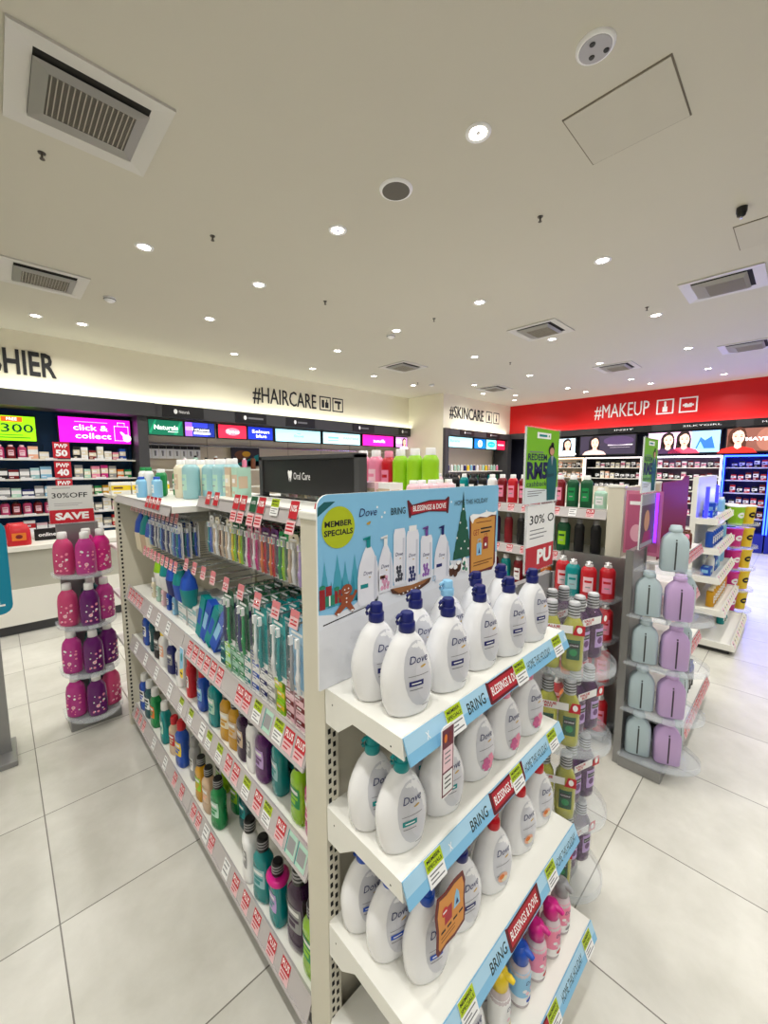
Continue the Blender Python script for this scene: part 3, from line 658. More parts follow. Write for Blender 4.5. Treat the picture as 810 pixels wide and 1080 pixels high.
pbottle(.252, .208, .044, .355, None, None, True, motif=mat('print dark grey', (60, 60, 70), .4))
pbottle(.302, .198, .05, .345, None, None, True, motif=NAVYI); pr.rect(.287, .343, .317, .358, card('white'), 11)
pbottle(.359, .204, .05, .325, mat('print violet', (110, 70, 150), .4), None, True, motif=mat('print lilac', (150, 100, 180), .4))
pbottle(.430, .186, .072, .320, card('navy'), card('navy'))
LOG = mat('print log', (150, 96, 52), .5); LOG2 = mat('print log dark', (84, 46, 24), .5)
pr.poly([(.218, .203), (.30, .196), (.38, .203), (.372, .19), (.33, .178), (.26, .178), (.225, .19)], LOG2, 13); pr.poly([(.224, .203), (.30, .198), (.372, .203), (.35, .192), (.30, .184), (.25, .186)], LOG, 14)
for k in range(6): pr.ell(.25+.016*k, .181+.0015*k, .003, .002, INKW, 15, 8)
# gifts and gingerbread man
GREENP = mat('print green gift', (40, 130, 100), .5); REDP = mat('print red gift', (150, 34, 40), .5); GING = mat('print gingerbread', (150, 74, 40), .5)
pr.rect(.003, .200, .018, .245, REDP, 8); pr.rect(.018, .205, .044, .228, GREENP, 9); pr.rect(.02, .228, .036, .25, REDP, 8); pr.rect(.028, .205, .032, .228, INKW, 10); pr.rect(.044, .206, .062, .236, REDP, 8); pr.rect(.052, .206, .055, .236, GREENP, 9); pr.ell(.011, .25, .008, .005, GREENP, 9); pr.ell(.05, .24, .008, .005, GREENP, 9)
pr.ell(.078, .231, .016, .014, GING, 11); pr.poly([(.060, .222), (.096, .216), (.104, .228), (.110, .222), (.096, .204), (.09, .198), (.102, .180), (.094, .175), (.076, .192), (.050, .176), (.042, .184), (.062, .202), (.062, .212), (.050, .222), (.054, .228)], GING, 10)
for x, y in ((.072, .233), (.083, .234)): pr.ell(x, y, .002, .002, INKW, 12, 8)
for y in (.212, .203): pr.ell(.077, y, .0022, .0022, INKW, 12, 8)
pr.poly([(.07, .226), (.078, .223), (.086, .227), (.078, .2255)], INKW, 12); pr.rect(.05, .178, .056, .182, INKW, 12); pr.rect(.09, .178, .098, .182, INKW, 12)
# pine cones, badge
for x, y in ((.475, .205), (.495, .200), (.51, .212)): pr.ell(x, y, .013, .018, LOG2, 10, 14); pr.ell(x, y+.012, .010, .007, INKW, 11, 10)
for x, y in ((.535, .205), (.552, .20), (.54, .222)): pr.ell(x, y, .012, .014, INKW, 10, 14); pr.ell(x, y-.004, .006, .006, GREENP, 11, 8)
pr.frame(.386, .190, .400, .204, .002, mat('print pale badge', (150, 190, 220), .5), 13); pr.ell(.17, .19, .006, .008, GREENP, 10)
# orange gift label
ORNG = mat('print orange label', (206, 146, 66), .5)
pr.poly([(.564, .36), (.57, .172), (.60, .168), (.65, .172), (.70, .168), (.72, .19), (.717, .27), (.72, .35), (.712, .362), (.64, .358)], BANDK, 9)
pr.poly([(.572, .352), (.577, .182), (.64, .178), (.708, .18), (.711, .27), (.711, .350), (.64, .348)], ORNG, 10)
pr.poly([(.565, .36), (.58, .366), (.62, .362), (.66, .368), (.70, .362), (.718, .366), (.715, .352), (.69, .355), (.66, .349), (.62, .354), (.59, .348), (.58, .335), (.57, .345)], INKW, 11)
pr.text('GET', .585, .296, .018, mat('print red letters', (150, 40, 30), .5), w=.034, L=12)
for k in range(2): pr.rect(.626, .312-.012*k, .692-.01*k, .317-.012*k, INK, 12)
for k in range(2): pr.rect(.59, .206-.009*k, .70-.02*k, .209-.009*k, mat('print brown ink', (110, 60, 20), .6), 12)
pr.rect(.60, .335, .69, .337, BANDK, 12)
pr.rect(.605, .230, .634, .268, card('light blue'), 12); pr.frame(.611, .268, .628, .282, .002, card('light blue'), 12); pr.poly([(.615, .236), (.62, .256), (.625, .236)], card('navy'), 13)
pr.rect(.642, .245, .672, .284, REDP, 12); pr.frame(.649, .284, .665, .296, .002, REDP, 12); pr.ell(.657, .26, .006, .006, INKW, 13, 8)
HDR = HB_.build('header_board'); props(HDR, 'pale blue printed holiday header board standing behind the pump bottles', 'display board')

# ---- pump bottles on the endcap
DB = Bot([(0, .040, .026), (.004, .046, .030), (.02, .0515, .033), (.05, .056, .035), (.078, .057, .0355), (.10, .053, .034), (.125, .044, .030), (.145, .034, .025), (.158, .0245, .0200), (.166, .0165, .0160), (.172, .0145, .0145)], 2.2)
DWH = mat('bottle pearl white', (236, 236, 238), .22, coat=.4); DLAB = mat('bottle label grey', (200, 201, 208), .3, coat=.3); DSWIRL = mat('bottle label swirl', (206, 206, 214), .3, coat=.3)  # label's own pale grey, darkened to carry shading on the bottle front
def pump_bottle(capc, barc, motif=None, pump=False, bodyc=None):
    b = MB(); DB.body(b, bodyc or DWH, 28)
    l = MB()
    DB.patch(l, .012, .088, .036, .066, DLAB, .0005, lean=-.05)
    DB.patch(l, .022, .075, .020, .045, DSWIRL, .0009, lean=-.15)
    DB.text(l, 'Dove', .010, .112, .0145, NAVYI, w=.044, shear=.25, off=.0014)
    DB.patch(l, .020, .1045, .0055, .0022, GOLDP, .0014, lean=.9); DB.patch(l, .016, .1035, .004, .0016, GOLDP, .0014)
    DB.patch(l, .008, .088, .024, .0006, INKG, .0014, shape='r')
    if barc: DB.patch(l, .002, .073, .0165, .0055, barc, .0015, shape='r'); DB.patch(l, .002, .073, .011, .0012, INKW, .0019, shape='r')
    DB.patch(l, .002, .060, .015, .0009, INKG, .0014, shape='r'); DB.patch(l, .026, .022, .009, .0008, INKG, .0014, shape='r')
    if motif == 'flower':
        for k, (x, z) in enumerate([(.006, .056), (.022, .062), (.015, .046), (.030, .050), (.002, .044), (.024, .036), (.010, .035)]):
            for a in range(5): DB.patch(l, x+.005*math.cos(a*1.257), z+.005*math.sin(a*1.257), .0045, .0045, card('pink') if k % 2 else mat('print rose', (206, 96, 150), .5), .0016+.0001*k)
    if motif == 'shell':
        DB.patch(l, .006, .052, .016, .014, card('peach'), .0016); DB.patch(l, .012, .046, .010, .008, card('cream'), .002); DB.patch(l, .002, .055, .008, .007, card('orange'), .0022)
    c = MB(); cm = pm(capc, .3)
    c.loft([(.167, .0160, .0160), (.169, .0172, .0172), (.186, .0170, .0170), (.188, .0155, .0155)], cm, 20)
    if not pump:
        c.loft([(.1885, .0142, .0142), (.204, .0138, .0138), (.207, .0118, .0118)], cm, 20)
        c.tube([(-.010, 0, .201), (-.018, 0, .202), (-.0225, 0, .197), (-.023, 0, .190), (-.021, 0, .184)], [.0045, .004, .0036, .0033, .003], cm, 8)
    else:
        c.loft([(.188, .006, .006), (.200, .006, .006)], cm, 12); c.loft([(.199, .013, .012), (.207, .014, .012), (.211, .010, .009)], cm, 16)
        c.tube([(-.006, 0, .205), (-.026, 0, .206), (-.034, 0, .202), (-.036, 0, .194)], [.006, .005, .0045, .004], cm, 8)
    return [('bottle_body', b.mesh('bottle_body'), -1), ('front_label', l.mesh('front_label'), 0), ('pump_cap', c.mesh('pump_cap'), -1)]
KN = pump_bottle('navy', card('navy')); KC = pump_bottle('light blue', None); KT = pump_bottle('teal', card('teal')); KF = pump_bottle('pink', None, 'flower'); KB = pump_bottle('blue', card('blue')); KS = pump_bottle('red', None, 'shell', True)
def pb(k, x, y, z, label, group, rz=-.30): put('pump_bottle', k, (x, y, z), rz + random.uniform(-.05, .05), label, 'bottle', group)
G = 'pump bottles on the top shelf'
for i, (x, y) in enumerate([(.574, .530), (.703, .525), (.838, .530), (.956, .517), (1.085, .515)]):
    pb(KN, x, y, 1.085, 'white navy-capped pump bottle, %s from left in the front row under the header' % ORD[i], G)
for i, (x, y) in enumerate([(.566, .612), (.690, .610), (.940, .608), (1.068, .604)]):
    pb(KN, x, y, 1.085, 'white navy-capped pump bottle, %s from left in the back row against the header' % ORD[i], G)
pb(KC, .815, .612, 1.085, 'white bottle with light blue cap in the back row among navy-capped ones', G)
G = 'pump bottles on the second blue-edged shelf'
for i, (x, y) in enumerate([(.562, .532), (.694, .528)]): pb(KT, x, y, .79, ['white bottle with teal cap and teal bar, at the left end of its front row', 'white teal-barred bottle half hidden behind the maroon shelf talker'][i], G)
pb(KT, .553, .612, .79, 'white bottle with teal cap standing behind the left end bottle', G)
for i, (x, y) in enumerate([(.838, .533), (.959, .522), (1.095, .523)]):
    pb(KF, x, y, .79, 'white bottle with pink flower print, %s flowered one from the left in front' % ORD[i], G)
pb(KT, .70, .615, .79, 'white bottle in the back row behind the maroon shelf talker', G); pb(KF, .86, .615, .79, 'white bottle in the back row behind the first flowered bottle', G); pb(KF, 1.0, .612, .79, 'white bottle in the back row behind the second flowered bottle', G)
G = 'pump bottles on the third blue-edged shelf'
pb(KB, .604, .493, .48, 'white bottle with blue bar partly covered by the orange holiday talker', G)
pb(KB, .572, .575, .48, 'white blue-barred bottle just behind the one with the orange talker', G); pb(KB, .566, .660, .48, 'white blue-barred bottle at the back left of its shelf, third in file', G)
pb(KN, .736, .498, .48, 'white navy-barred bottle right of the orange holiday talker', G)
for i, x in enumerate((.868, 1.017, 1.140)): pb(KS, x, .490+.004*i, .48, 'white bottle with red pump and peach shell print, %s from the left' % ORD[i], G)
for i, x in enumerate((.72, .86, 1.0)): pb(KN if i == 0 else KS, x, .60, .48, 'white bottle in the back row of the third blue-edged shelf, %s from left' % ORD[i], G)
# small foam bottles on the lowest shelf
FB = Bot([(0, .024, .024), (.004, .027, .027), (.06, .028, .028), (.095, .027, .027), (.108, .020, .020), (.114, .016, .016)], 2.)
def foam_bottle(capc, wrap, bodyc=None):
    b = MB(); FB.body(b, bodyc or mat('frosted bottle', (226, 214, 218), .25, trans=.2), 20)
    l = MB(); FB.band(l, .035, .10, mat('foam label '+wrap, PAL[wrap], .4)); FB.band(l, .012, .035, card('white'))
    FB.text(l, 'Dove', 0, .072, .010, NAVYI, w=.03, shear=.25, off=.0014)
    for k in range(6): FB.patch(l, -.016+.0065*k, .055-.008*(k % 3), .005, .005, card('pale pink') if k % 2 else card('white'), .0012)
    FB.patch(l, 0, .024, .012, .006, card('red') if capc == 'magenta' else card(capc), .0012)
    c = MB(); cm = pm(capc, .3)
    c.loft([(.112, .017, .017), (.116, .021, .021), (.132, .021, .021), (.142, .024, .022), (.152, .020, .018), (.157, .010, .010)], cm, 20)
    c.tube([(0, -.006, .147), (0, -.026, .149), (0, -.034, .144)], [.010, .008, .006], cm, 8)
    return [('bottle_body', b.mesh('bottle_body'), -1), ('wrap_label', l.mesh('wrap_label'), 0), ('foam_pump', c.mesh('foam_pump'), -1)]
F1 = foam_bottle('magenta', 'pink'); F2 = foam_bottle('blue', 'light blue'); F3 = foam_bottle('grey', 'pink'); F4 = foam_bottle('yellow', 'white')
G = 'foam pump bottles on the lowest shelf'
for k, x, y, l in [(F4, .80, .42, 'white foam bottle with yellow pump on the lowest blue-edged shelf'), (F2, .885, .41, 'foam bottle with blue pump, left one in front on lowest shelf'), (F2, .895, .475, 'foam bottle with blue pump, behind the front blue one'),
                   (F2, .825, .485, 'foam bottle with blue pump, behind the yellow-pumped bottle'), (F1, .965, .405, 'pink-wrapped foam bottle, first of the pink front row'), (F1, 1.045, .40, 'pink-wrapped foam bottle, second of the pink front row'), (F3, 1.125, .405, 'pink-wrapped foam bottle with grey cap at the right end'),
                   (F1, .97, .47, 'pink-wrapped foam bottle behind the first pink one'), (F1, 1.05, .465, 'pink-wrapped foam bottle behind the second pink one')]:
    put('foam_pump_bottle', k, (x, y, .20), random.uniform(-.3, .3), l, 'bottle', G)
for i, x in enumerate((.57, .69)): pb(KB, x, .45, .20, 'white bottle at the left of the lowest blue-edged shelf, %s' % ('outer one' if i == 0 else 'inner one'), 'pump bottles on lowest shelf')

# ---------------------------------------------------------------- gondola bays
XC = .855
def gondola(y0, y1, loc, label, hooks, top_z, top_x, mids, right=True):
    g = empty('gondola_shelving', loc, label, 'shelving unit')
    m = MB(); m.box((XC-.02, y0, .1), (XC+.02, y1, top_z), CREAM_METAL); child(m, 'back_panel', g, loc)
    for y in (y0+.004, y1-.034):
        m = MB(); m.box((XC-.03, y, 0), (XC+.03, y+.03, top_z), CREAM_METAL); child(m, 'upright', g, loc)
    m = MB(); m.box((XL+.03, y0, 0), (XR-.03, y1, .085), DGREY); child(m, 'plinth', g, loc)
    m = MB(); m.box((top_x, y0, top_z-.025), (XR-.05, y1, top_z), WHITE_METAL); d = child(m, 'top_shelf', g, loc)
    return g
def left_rail(parent, loc, x, z0, z1, y0, y1, back=.024):
    """tilted price rail on the aisle side of the gondola; returns its frame."""
    o = V3((x, y1, z0)); u = V3((0, -1, 0)); v = V3((back, 0, z1-z0)); h = v.length; v.normalize(); n = u.cross(v); W = y1-y0
    r = MB(); r.prism([(0, 0), (W, 0), (W, h), (0, h)], o-n*.004, u, v, n*.004, RAILGREY)
    r.prism([(0, 0), (W, 0), (W, h*.12), (0, h*.12)], o, u, v, n*.003, RAILGREY); r.prism([(0, h*.9), (W, h*.9), (W, h), (0, h)], o, u, v, n*.003, RAILGREY)
    ob = child(r, 'price_rail', parent, loc)
    return o, u, v, n, h, W
def left_tag(parent, loc, fr, s, kind, w=.046):
    o, u, v, n, h, W = fr
    if s < 0 or s+w > W: return
    t = MB(); p = o+u*s+v*(h*.1)+n*.0005; hh = h*.84
    t.prism([(0, 0), (w, 0), (w, hh), (0, hh)], p, u, v, n*.001, PW)
    pr = Pr(t, p+n*.001, u, v)
    {'l': lime_tag, 'w': white_tag, 't': teal_tag}.get(kind, red_tag)(pr, w, hh)
    child(t, 'price_tag', parent, loc)
def left_shelf(g, loc, z, x, y0, y1, rail, tags):
    m = MB(); m.box((x+.03, y0+.002, z-.014), (XC-.02, y1-.002, z), WHITE_METAL); m.box((x+.022, y0+.002, z-.05), (x+.034, y1-.002, z-.001), WHITE_METAL)
    s = child(m, 'shelf', g, loc)
    fr = left_rail(s, loc, x, rail[0], rail[1], y0+.002, y1-.002)
    for y, k in tags: left_tag(s, loc, fr, (y1-.002)-y-.023, k)
    m = MB(); m.box((XC+.02, y0+.002, z-.014), (XR-.03, y1-.002, z), WHITE_METAL); m.box((XR-.034, y0+.002, z-.06), (XR-.022, y1-.002, z-.001), WHITE_METAL); child(m, 'far_side_shelf', g, loc)
    return s
NB = (.812, 1.75); FBY = (1.75, 2.74)
LN = V3((XC, 1.28, 0)); LF = V3((XC, 2.25, 0))
GN = gondola(*NB, LN, 'white gondola bay of toothbrushes and mouthwash nearest the blue-edged endcap', 1, 1.455, .615, 0)
GF = gondola(*FBY, LF, 'white gondola bay farther along, with hanging packs and tall white-capped bottles', 1, 1.42, .50, 0)
MIDT_N = [(1.66, 'r'), (1.60, 'r'), (1.54, 'r'), (1.48, 'r'), (1.42, 'r'), (1.36, 'r'), (1.20, 'r'), (1.15, 'r'), (1.08, 'l'), (1.015, 't'), (.955, 'l'), (.90, 'r'), (.845, 'r')]
left_shelf(GN, LN, .872, XL, *NB, (.815, .888), MIDT_N)
left_shelf(GF, LF, .872, XL, *FBY, (.815, .888), [(2.66, 'r'), (2.60, 'r'), (2.54, 'r'), (2.48, 'r'), (2.42, 'r'), (2.25, 'w'), (2.1, 'w'), (1.95, 'w')])
left_shelf(GN, LN, .575, XL, *NB, (.505, .578), [(1.70, 'l'), (1.57, 'w'), (1.50, 'l'), (1.40, 'l'), (1.32, 'r'), (1.26, 'r'), (1.18, 'l'), (1.10, 'r'), (1.04, 'l'), (.96, 'r'), (.90, 't'), (.85, 't')])
left_shelf(GF, LF, .575, XL, *FBY, (.505, .578), [(2.6, 'w'), (2.4, 'w'), (2.2, 'w'), (1.98, 'w'), (1.82, 'l')])
left_shelf(GN, LN, .140, XL-.01, *NB, (.075, .145), [(1.70, 'r'), (1.64, 'r'), (1.56, 'w'), (1.50, 'r'), (1.36, 'w'), (1.28, 'r'), (1.20, 'r'), (1.12, 'r'), (1.02, 'r'), (.94, 'r')])
left_shelf(GF, LF, .140, XL-.01, *FBY, (.075, .145), [(2.66, 'r'), (2.58, 'r'), (2.5, 'r'), (2.3, 'w'), (2.1, 'w'), (1.95, 'r'), (1.85, 'r')])
# top rails with upright tags
def top_rail(g, loc, x, z0, z1, y0, y1, tags):
    fr = left_rail(g, loc, x, z0, z1, y0, y1, .012)
    for y, k, up in tags:
        o, u, v, n, h, W = fr
        t = MB(); w = .046; p = o+u*(y1-y)+v*(h*.35)+n*.003; hh = .052
        t.prism([(0, 0), (w, 0), (w, hh), (0, hh)], p, u, v, n*.001, PW); pr = Pr(t, p+n*.001, u, v)
        if k == 'l': lime_tag(pr, w, hh)
        elif k == 'g': pr.rect(0, 0, w, hh, card('dark green'), 1); pr.text('10%', w/2, hh*.5, hh*.22, INKW, w=w*.6, L=2, al='c')
        else: pr.rect(0, 0, w, hh, TAGRED, 1); pr.text('10%', w/2, hh*.42, hh*.34, INKW, w=w*.7, L=2, al='c', bold=.02)
        child(t, 'price_tag', g, loc)
        if up:
            t = MB(); q = p-v*.045+n*.002; t.prism([(0, 0), (w, 0), (w, .04), (0, .04)], q, u, v, n*.001, TAGPINK); pr = Pr(t, q+n*.001, u, v)
            for kk in range(3): pr.rect(.004, .008+.01*kk, w-.006, .013+.01*kk, TAGRED, 1)
            child(t, 'price_tag', g, loc)
top_rail(GN, LN, .597, 1.418, 1.462, *NB, [(1.66, 'r', 0), (1.58, 'r', 0), (1.40, 'r', 1), (1.345, 'r', 1), (1.27, 'g', 1), (1.215, 'r', 1), (1.13, 'l', 0), (1.02, 'r', 1), (.90, 'r', 1)])
top_rail(GF, LF, .484, 1.385, 1.425, *FBY, [(2.10, 'r', 0), (2.04, 'r', 0), (1.98, 'r', 0), (1.92, 'r', 0)])
# hooks
def hook(g, loc, y, z, x1, ticket):
    h = MB(); h.tube([(XC-.02, y, z), (x1, y, z), (x1-.008, y, z+.012)], .0028, CHROME, 6); h.tube([(XC-.02, y, z+.022), (x1-.006, y, z+.022)], .002, CHROME, 6)
    o = child(h, 'hook', g, loc)
    if ticket:
        t = MB(); v = V3((.010, 0, .046)).normalized(); u = V3((0, -1, 0)); p = V3((x1-.010, y+.02, z-.008)); n = u.cross(v)
        t.prism([(0, 0), (.040, 0), (.040, .046), (0, .046)], p, u, v, n*.001, TAGPINK); pr = Pr(t, p+n*.001, u, v)
        pr.rect(0, .028, .040, .046, mat('ticket rose', (206, 120, 126), .5), 1)
        for k in range(2): pr.rect(.005, .008+.009*k, .034, .012+.009*k, TAGRED, 1)
        child(t, 'hook_ticket', o, loc)
TOPY = [.875+.058*k for k in range(15)]
for y in TOPY: hook(GN, LN, y, 1.385, .63, False)
LOWY = [.86, .955, 1.06, 1.17, 1.28, 1.39, 1.48, 1.57, 1.66]
for k, y in enumerate(LOWY): hook(GN, LN, y, 1.185, .52, True)
FTY = [1.85+.06*k for k in range(14)]
for y in FTY: hook(GF, LF, y, 1.345, .55, True)
for k in range(9): hook(GF, LF, 1.80+.06*k, 1.148, .52, True)

# toothbrush packs
def brush_pack(cardc, brushes, h=.158, w=.052, boxy=False, clear=True):
    m = MB(); c = card(cardc)
    m.prism([(-w/2, -h), (w/2, -h), (w/2, -.012), (w/2-.006, 0), (-w/2+.006, 0), (-w/2, -.012)], (0, 0, 0), (1, 0, 0), (0, 0, 1), (0, .001, 0), c)
    pr = Pr(m, (0, 0, 0), (1, 0, 0), (0, 0, 1)); pr.rect(-w/2, -h*.26, w/2, -.02, mat('pack head '+cardc, tuple(min(255, int(q*.7+70)) for q in PAL[cardc]), .4), 1)
    pr.rect(-w*.36, -h*.14, w*.3, -h*.10, INKW, 2); pr.rect(-w*.36, -h*.20, w*.1, -h*.17, INKW, 2); pr.ell(0, -.012, .006, .003, SLOT, 2, 10); pr.rect(-w/2, -h, w/2, -h*.9, card('white'), 1); pr.rect(-w*.4, -h*.97, w*.2, -h*.93, c, 2)
    parts = [('backing_card', m.mesh('backing_card'), -1)]
    n = len(brushes)
    for i, b in enumerate(brushes):
        t = MB(); x = (i-(n-1)/2)*w/max(n, 1)*.8
        t.tube([(x, -.008, -h*.95), (x, -.011, -h*.7), (x, -.008, -h*.5), (x, -.009, -h*.32), (x, -.007, -h*.24)], [.0058, .0075, .006, .0042, .0034], pm(b), 8)
        t.tube([(x, -.010, -h*.8), (x, -.0165, -h*.66)], [.0025, .0018], pm('white'), 6)
        t.box((x-.0045, -.016, -h*.28), (x+.0045, -.006, -h*.15), pm('white')); t.box((x-.0025, -.0165, -h*.26), (x+.0025, -.0155, -h*.17), pm(b))
        parts.append(('toothbrush', t.mesh('toothbrush'), 0))
    if clear:
        s = MB(); q = w*.46; s.loft([(-h*.98, q*.9, .011), (-h*.9, q, .012), (-h*.24, q, .012), (-h*.2, q*.8, .006)], FILM, 16, 5, c=(0, -.0125, 0)); parts.append(('clear_blister', s.mesh('clear_blister'), 0))
    return parts
BP = {n: brush_pack(*a) for n, a in {'purple and orange': ('purple', ['orange', 'red']), 'pink and white': ('pink', ['white', 'magenta']), 'green': ('green', ['green', 'lime']), 'blue': ('blue', ['light blue', 'blue']), 'yellow': ('dark green', ['yellow', 'lime']),
    'beige': ('cream', ['beige', 'white']), 'lavender': ('grey', ['lavender', 'light blue']), 'teal': ('dark teal', ['black', 'blue']), 'black': ('black', ['brown', 'beige']), 'navy': ('navy', ['navy', 'white']), 'white': ('white', ['teal', 'blue']), 'tall teal': ('teal', ['white', 'teal'], .185, .075), 'tall dark green': ('dark green', ['navy', 'green'], .185, .07), 'tall clear': ('light blue', ['grey', 'white'], .185, .08)}.items()}
RZL = -PI/2
seqs = ['teal', 'white', 'lavender', 'beige', 'green', 'purple and orange', 'purple and orange', 'pink and white', 'pink and white', 'yellow', 'yellow', 'beige', 'black', 'beige', 'white']
cnt = {}
for k, y in enumerate(TOPY):
    n = seqs[k]; c = cnt.get(n, 0); cnt[n] = c+1
    for d in range(3):
        put('hanging_toothbrush_pack', BP[n], (.632+.034*d, y, 1.3805), RZL+random.uniform(-.1, .1), '%s toothbrush pack on the top row, %s hook from the endcap, %s' % (n, ORD[k], ('front', 'behind', 'third', 'fourth', 'fifth', 'rearmost')[d]), 'toothbrush', 'toothbrush packs on the top hooks')
low = ['tall clear', 'tall teal', 'tall teal', 'tall dark green', 'tall dark green']
for k, y in enumerate(LOWY[:5]):
    for d in range(6):
        put('hanging_toothbrush_pack', BP[low[k]], (.522+.036*d, y, 1.1805), RZL+random.uniform(-.08, .08), '%s brush pack on the lower row, %s hook from the endcap, %s' % (low[k], ORD[k], ('front', 'behind', 'third', 'fourth', 'fifth', 'rearmost')[d]), 'toothbrush', 'tall brush packs on the lower hooks')
fs = ['white', 'blue', 'navy', 'navy', 'blue', 'navy', 'navy', 'blue']
for k, y in enumerate(FTY[:8]):
    for d in range(3):
        put('hanging_toothbrush_pack', BP[fs[k]], (.556+.034*d, y, 1.3405), RZL+random.uniform(-.1, .1), '%s toothbrush pack in the far bay, %s hook from near side, %s' % (fs[k], ORD[k], ('front', 'behind', 'third', 'fourth', 'fifth', 'rearmost')[d]), 'toothbrush', 'toothbrush packs on the far bay hooks')
# bulky bags of floss / cotton at the far end
def bag(c1, c2, h=.24, w=.11):
    m = MB(); m.loft([(-h, w*.30, .008), (-h*.9, w*.48, .026), (-h*.5, w*.5, .034), (-h*.49, w*.5, .034)], card(c2), 20, 2.6); m.loft([(-h*.49, w*.5, .034), (-h*.25, w*.42, .026), (-h*.08, w*.3, .006), (0, w*.26, .003)], card(c1), 20, 2.6)
    t = MB(); t.box((-w*.25, -.004, -.03), (w*.25, -.002, .004), card(c1))
    return [('pouch', m.mesh('pouch'), -1), ('hanging_tab', t.mesh('hanging_tab'), 0)]
B1 = bag('blue', 'cream'); B2 = bag('teal', 'beige')
for k, y in enumerate((2.36, 2.47, 2.58)): put('hanging_refill_bag', B1 if k != 1 else B2, (.575, y, 1.336), RZL, 'bulky %s-topped hanging pouch, %s toward the far end of the top hooks' % ('blue' if k != 1 else 'teal', ORD[k]), 'pouch', 'hanging pouches on the far bay')
for k, (y, a, b) in enumerate([(2.22, 'lime', 'white'), (2.12, 'teal', 'white'), (2.02, 'blue', 'navy'), (1.92, 'teal', 'blue'), (1.82, 'blue', 'teal')]): put('hanging_refill_bag', bag(a, b, .17, .09), (.57, y, 1.140), RZL, 'small %s and %s pouch hanging under the empty hook rods' % (a, b), 'pouch', 'pouches under the rods')

# ---------------------------------------------------------------- mouthwash and other bottles
MWP = [(0, .030, .021), (.004, .033, .024), (.03, .034, .025), (.055, .031, .023), (.085, .030, .022), (.115, .032, .024), (.135, .030, .023), (.148, .022, .018), (.156, .015, .015), (.162, .0145, .0145)]
def mouthwash(c, labc='white', capc='black', s=1., neck=None, ribbed=True, opaque=False, collar=None):
    B_ = Bot([(z*s, rx*s, ry*s) for z, rx, ry in MWP], 2.8)
    b = MB(); B_.body(b, pm(c, .25) if opaque else liquid(c), 24)
    l = MB(); l0 = card(labc); B_.patch(l, 0, .082*s, .024*s, .030*s, l0, .0007, shape='r'); B_.patch(l, 0, .098*s, .019*s, .006*s, card('black') if labc == 'white' else card('white'), .0012, shape='r')
    B_.patch(l, 0, .080*s, .018*s, .004*s, pm(c), .0012, shape='r'); B_.patch(l, -.004*s, .066*s, .012*s, .006*s, pm(c), .0012, shape='r')
    cp = MB(); cm = pm(capc, .3)
    cp.loft([(.158*s, .0165*s, .0165*s), (.162*s, .018*s, .018*s), (.194*s, .0165*s, .0165*s), (.198*s, .014*s, .014*s)], cm, 18)
    if ribbed:
        for k in range(3): cp.loft([((.168+.009*k)*s, .0176*s, .0176*s), ((.1705+.009*k)*s, .0182*s, .0182*s), ((.173+.009*k)*s, .0174*s, .0174*s)], pm('grey') if capc == 'black' else cm, 18, caps=False)
    parts = [('bottle_body', b.mesh('bottle_body'), -1), ('front_label', l.mesh('front_label'), 0), ('screw_cap', cp.mesh('screw_cap'), -1)]
    if collar:
        q = MB(); q.loft([(.138*s, .036*s, .030*s), (.150*s, .040*s, .034*s), (.156*s, .030*s, .026*s)], pm(collar), 20); parts.append(('promo_collar', q.mesh('promo_collar'), -1))
    return parts
MW = {}
def mw(c, **k):
    key = (c, tuple(sorted(k.items())))
    if key not in MW: MW[key] = mouthwash(c, **k)
    return MW[key]
def bot_row(rows, z, shelf, group, cat='bottle', name='mouthwash_bottle'):
    for x, y, k, l in rows: put(name, k, (x, y, z), RZL+random.uniform(-.25, .25), l + ' ' + shelf, cat, group)
SH = 'under the toothpaste boxes'
bot_row([(.560, .853, mw('magenta', labc='pale pink', capc='grey'), 'magenta mouthwash bottle with grey cap, nearest the endcap'), (.560, .925, mw('lime', labc='green'), 'yellow-green mouthwash bottle with black cap beside the magenta one'),
         (.622, .985, mw('navy', capc='navy'), 'navy bottle behind the yellow-green one'), (.570, 1.058, mw('teal', labc='aqua'), 'clear teal waisted mouthwash bottle'), (.630, 1.068, mw('dark teal', labc='teal'), 'dark teal mouthwash bottle behind the clear one'),
         (.558, 1.138, mw('purple', labc='lavender'), 'purple mouthwash bottle with pale label'), (.556, 1.205, mw('white', labc='grey', opaque=True), 'opaque white mouthwash bottle with black cap'), (.556, 1.275, mw('dark purple', labc='beige'), 'dark purple mouthwash bottle'),
         (.556, 1.342, mw('amber', labc='beige', s=.96), 'amber mouthwash bottle, nearer of two'), (.556, 1.412, mw('amber', labc='cream'), 'amber mouthwash bottle, farther of two'), (.556, 1.530, mw('teal', labc='mint', s=1.05), 'bright teal mouthwash bottle in mid bay'),
         (.604, 1.605, mw('lavender', labc='white', capc='dark red'), 'mauve bottle behind the bright teal one'), (.556, 1.665, mw('blue', labc='light blue', capc='red', s=.9), 'slim blue mouthwash bottle by the dangling tag')], .575, SH, 'mouthwash bottles on the middle shelf')
for i, (y, c) in enumerate([(.88, 'dark teal'), (.96, 'purple'), (1.13, 'dark green'), (1.22, 'navy'), (1.31, 'amber'), (1.40, 'dark purple'), (1.50, 'dark teal'), (1.62, 'dark red')]):
    put('mouthwash_bottle', mw(c, labc='white'), (.715, y, .575), RZL, '%s mouthwash bottle in the middle shelf back row, %s from the endcap' % (c, ORD[i]), 'bottle', 'mouthwash bottles in the back row of the middle shelf')
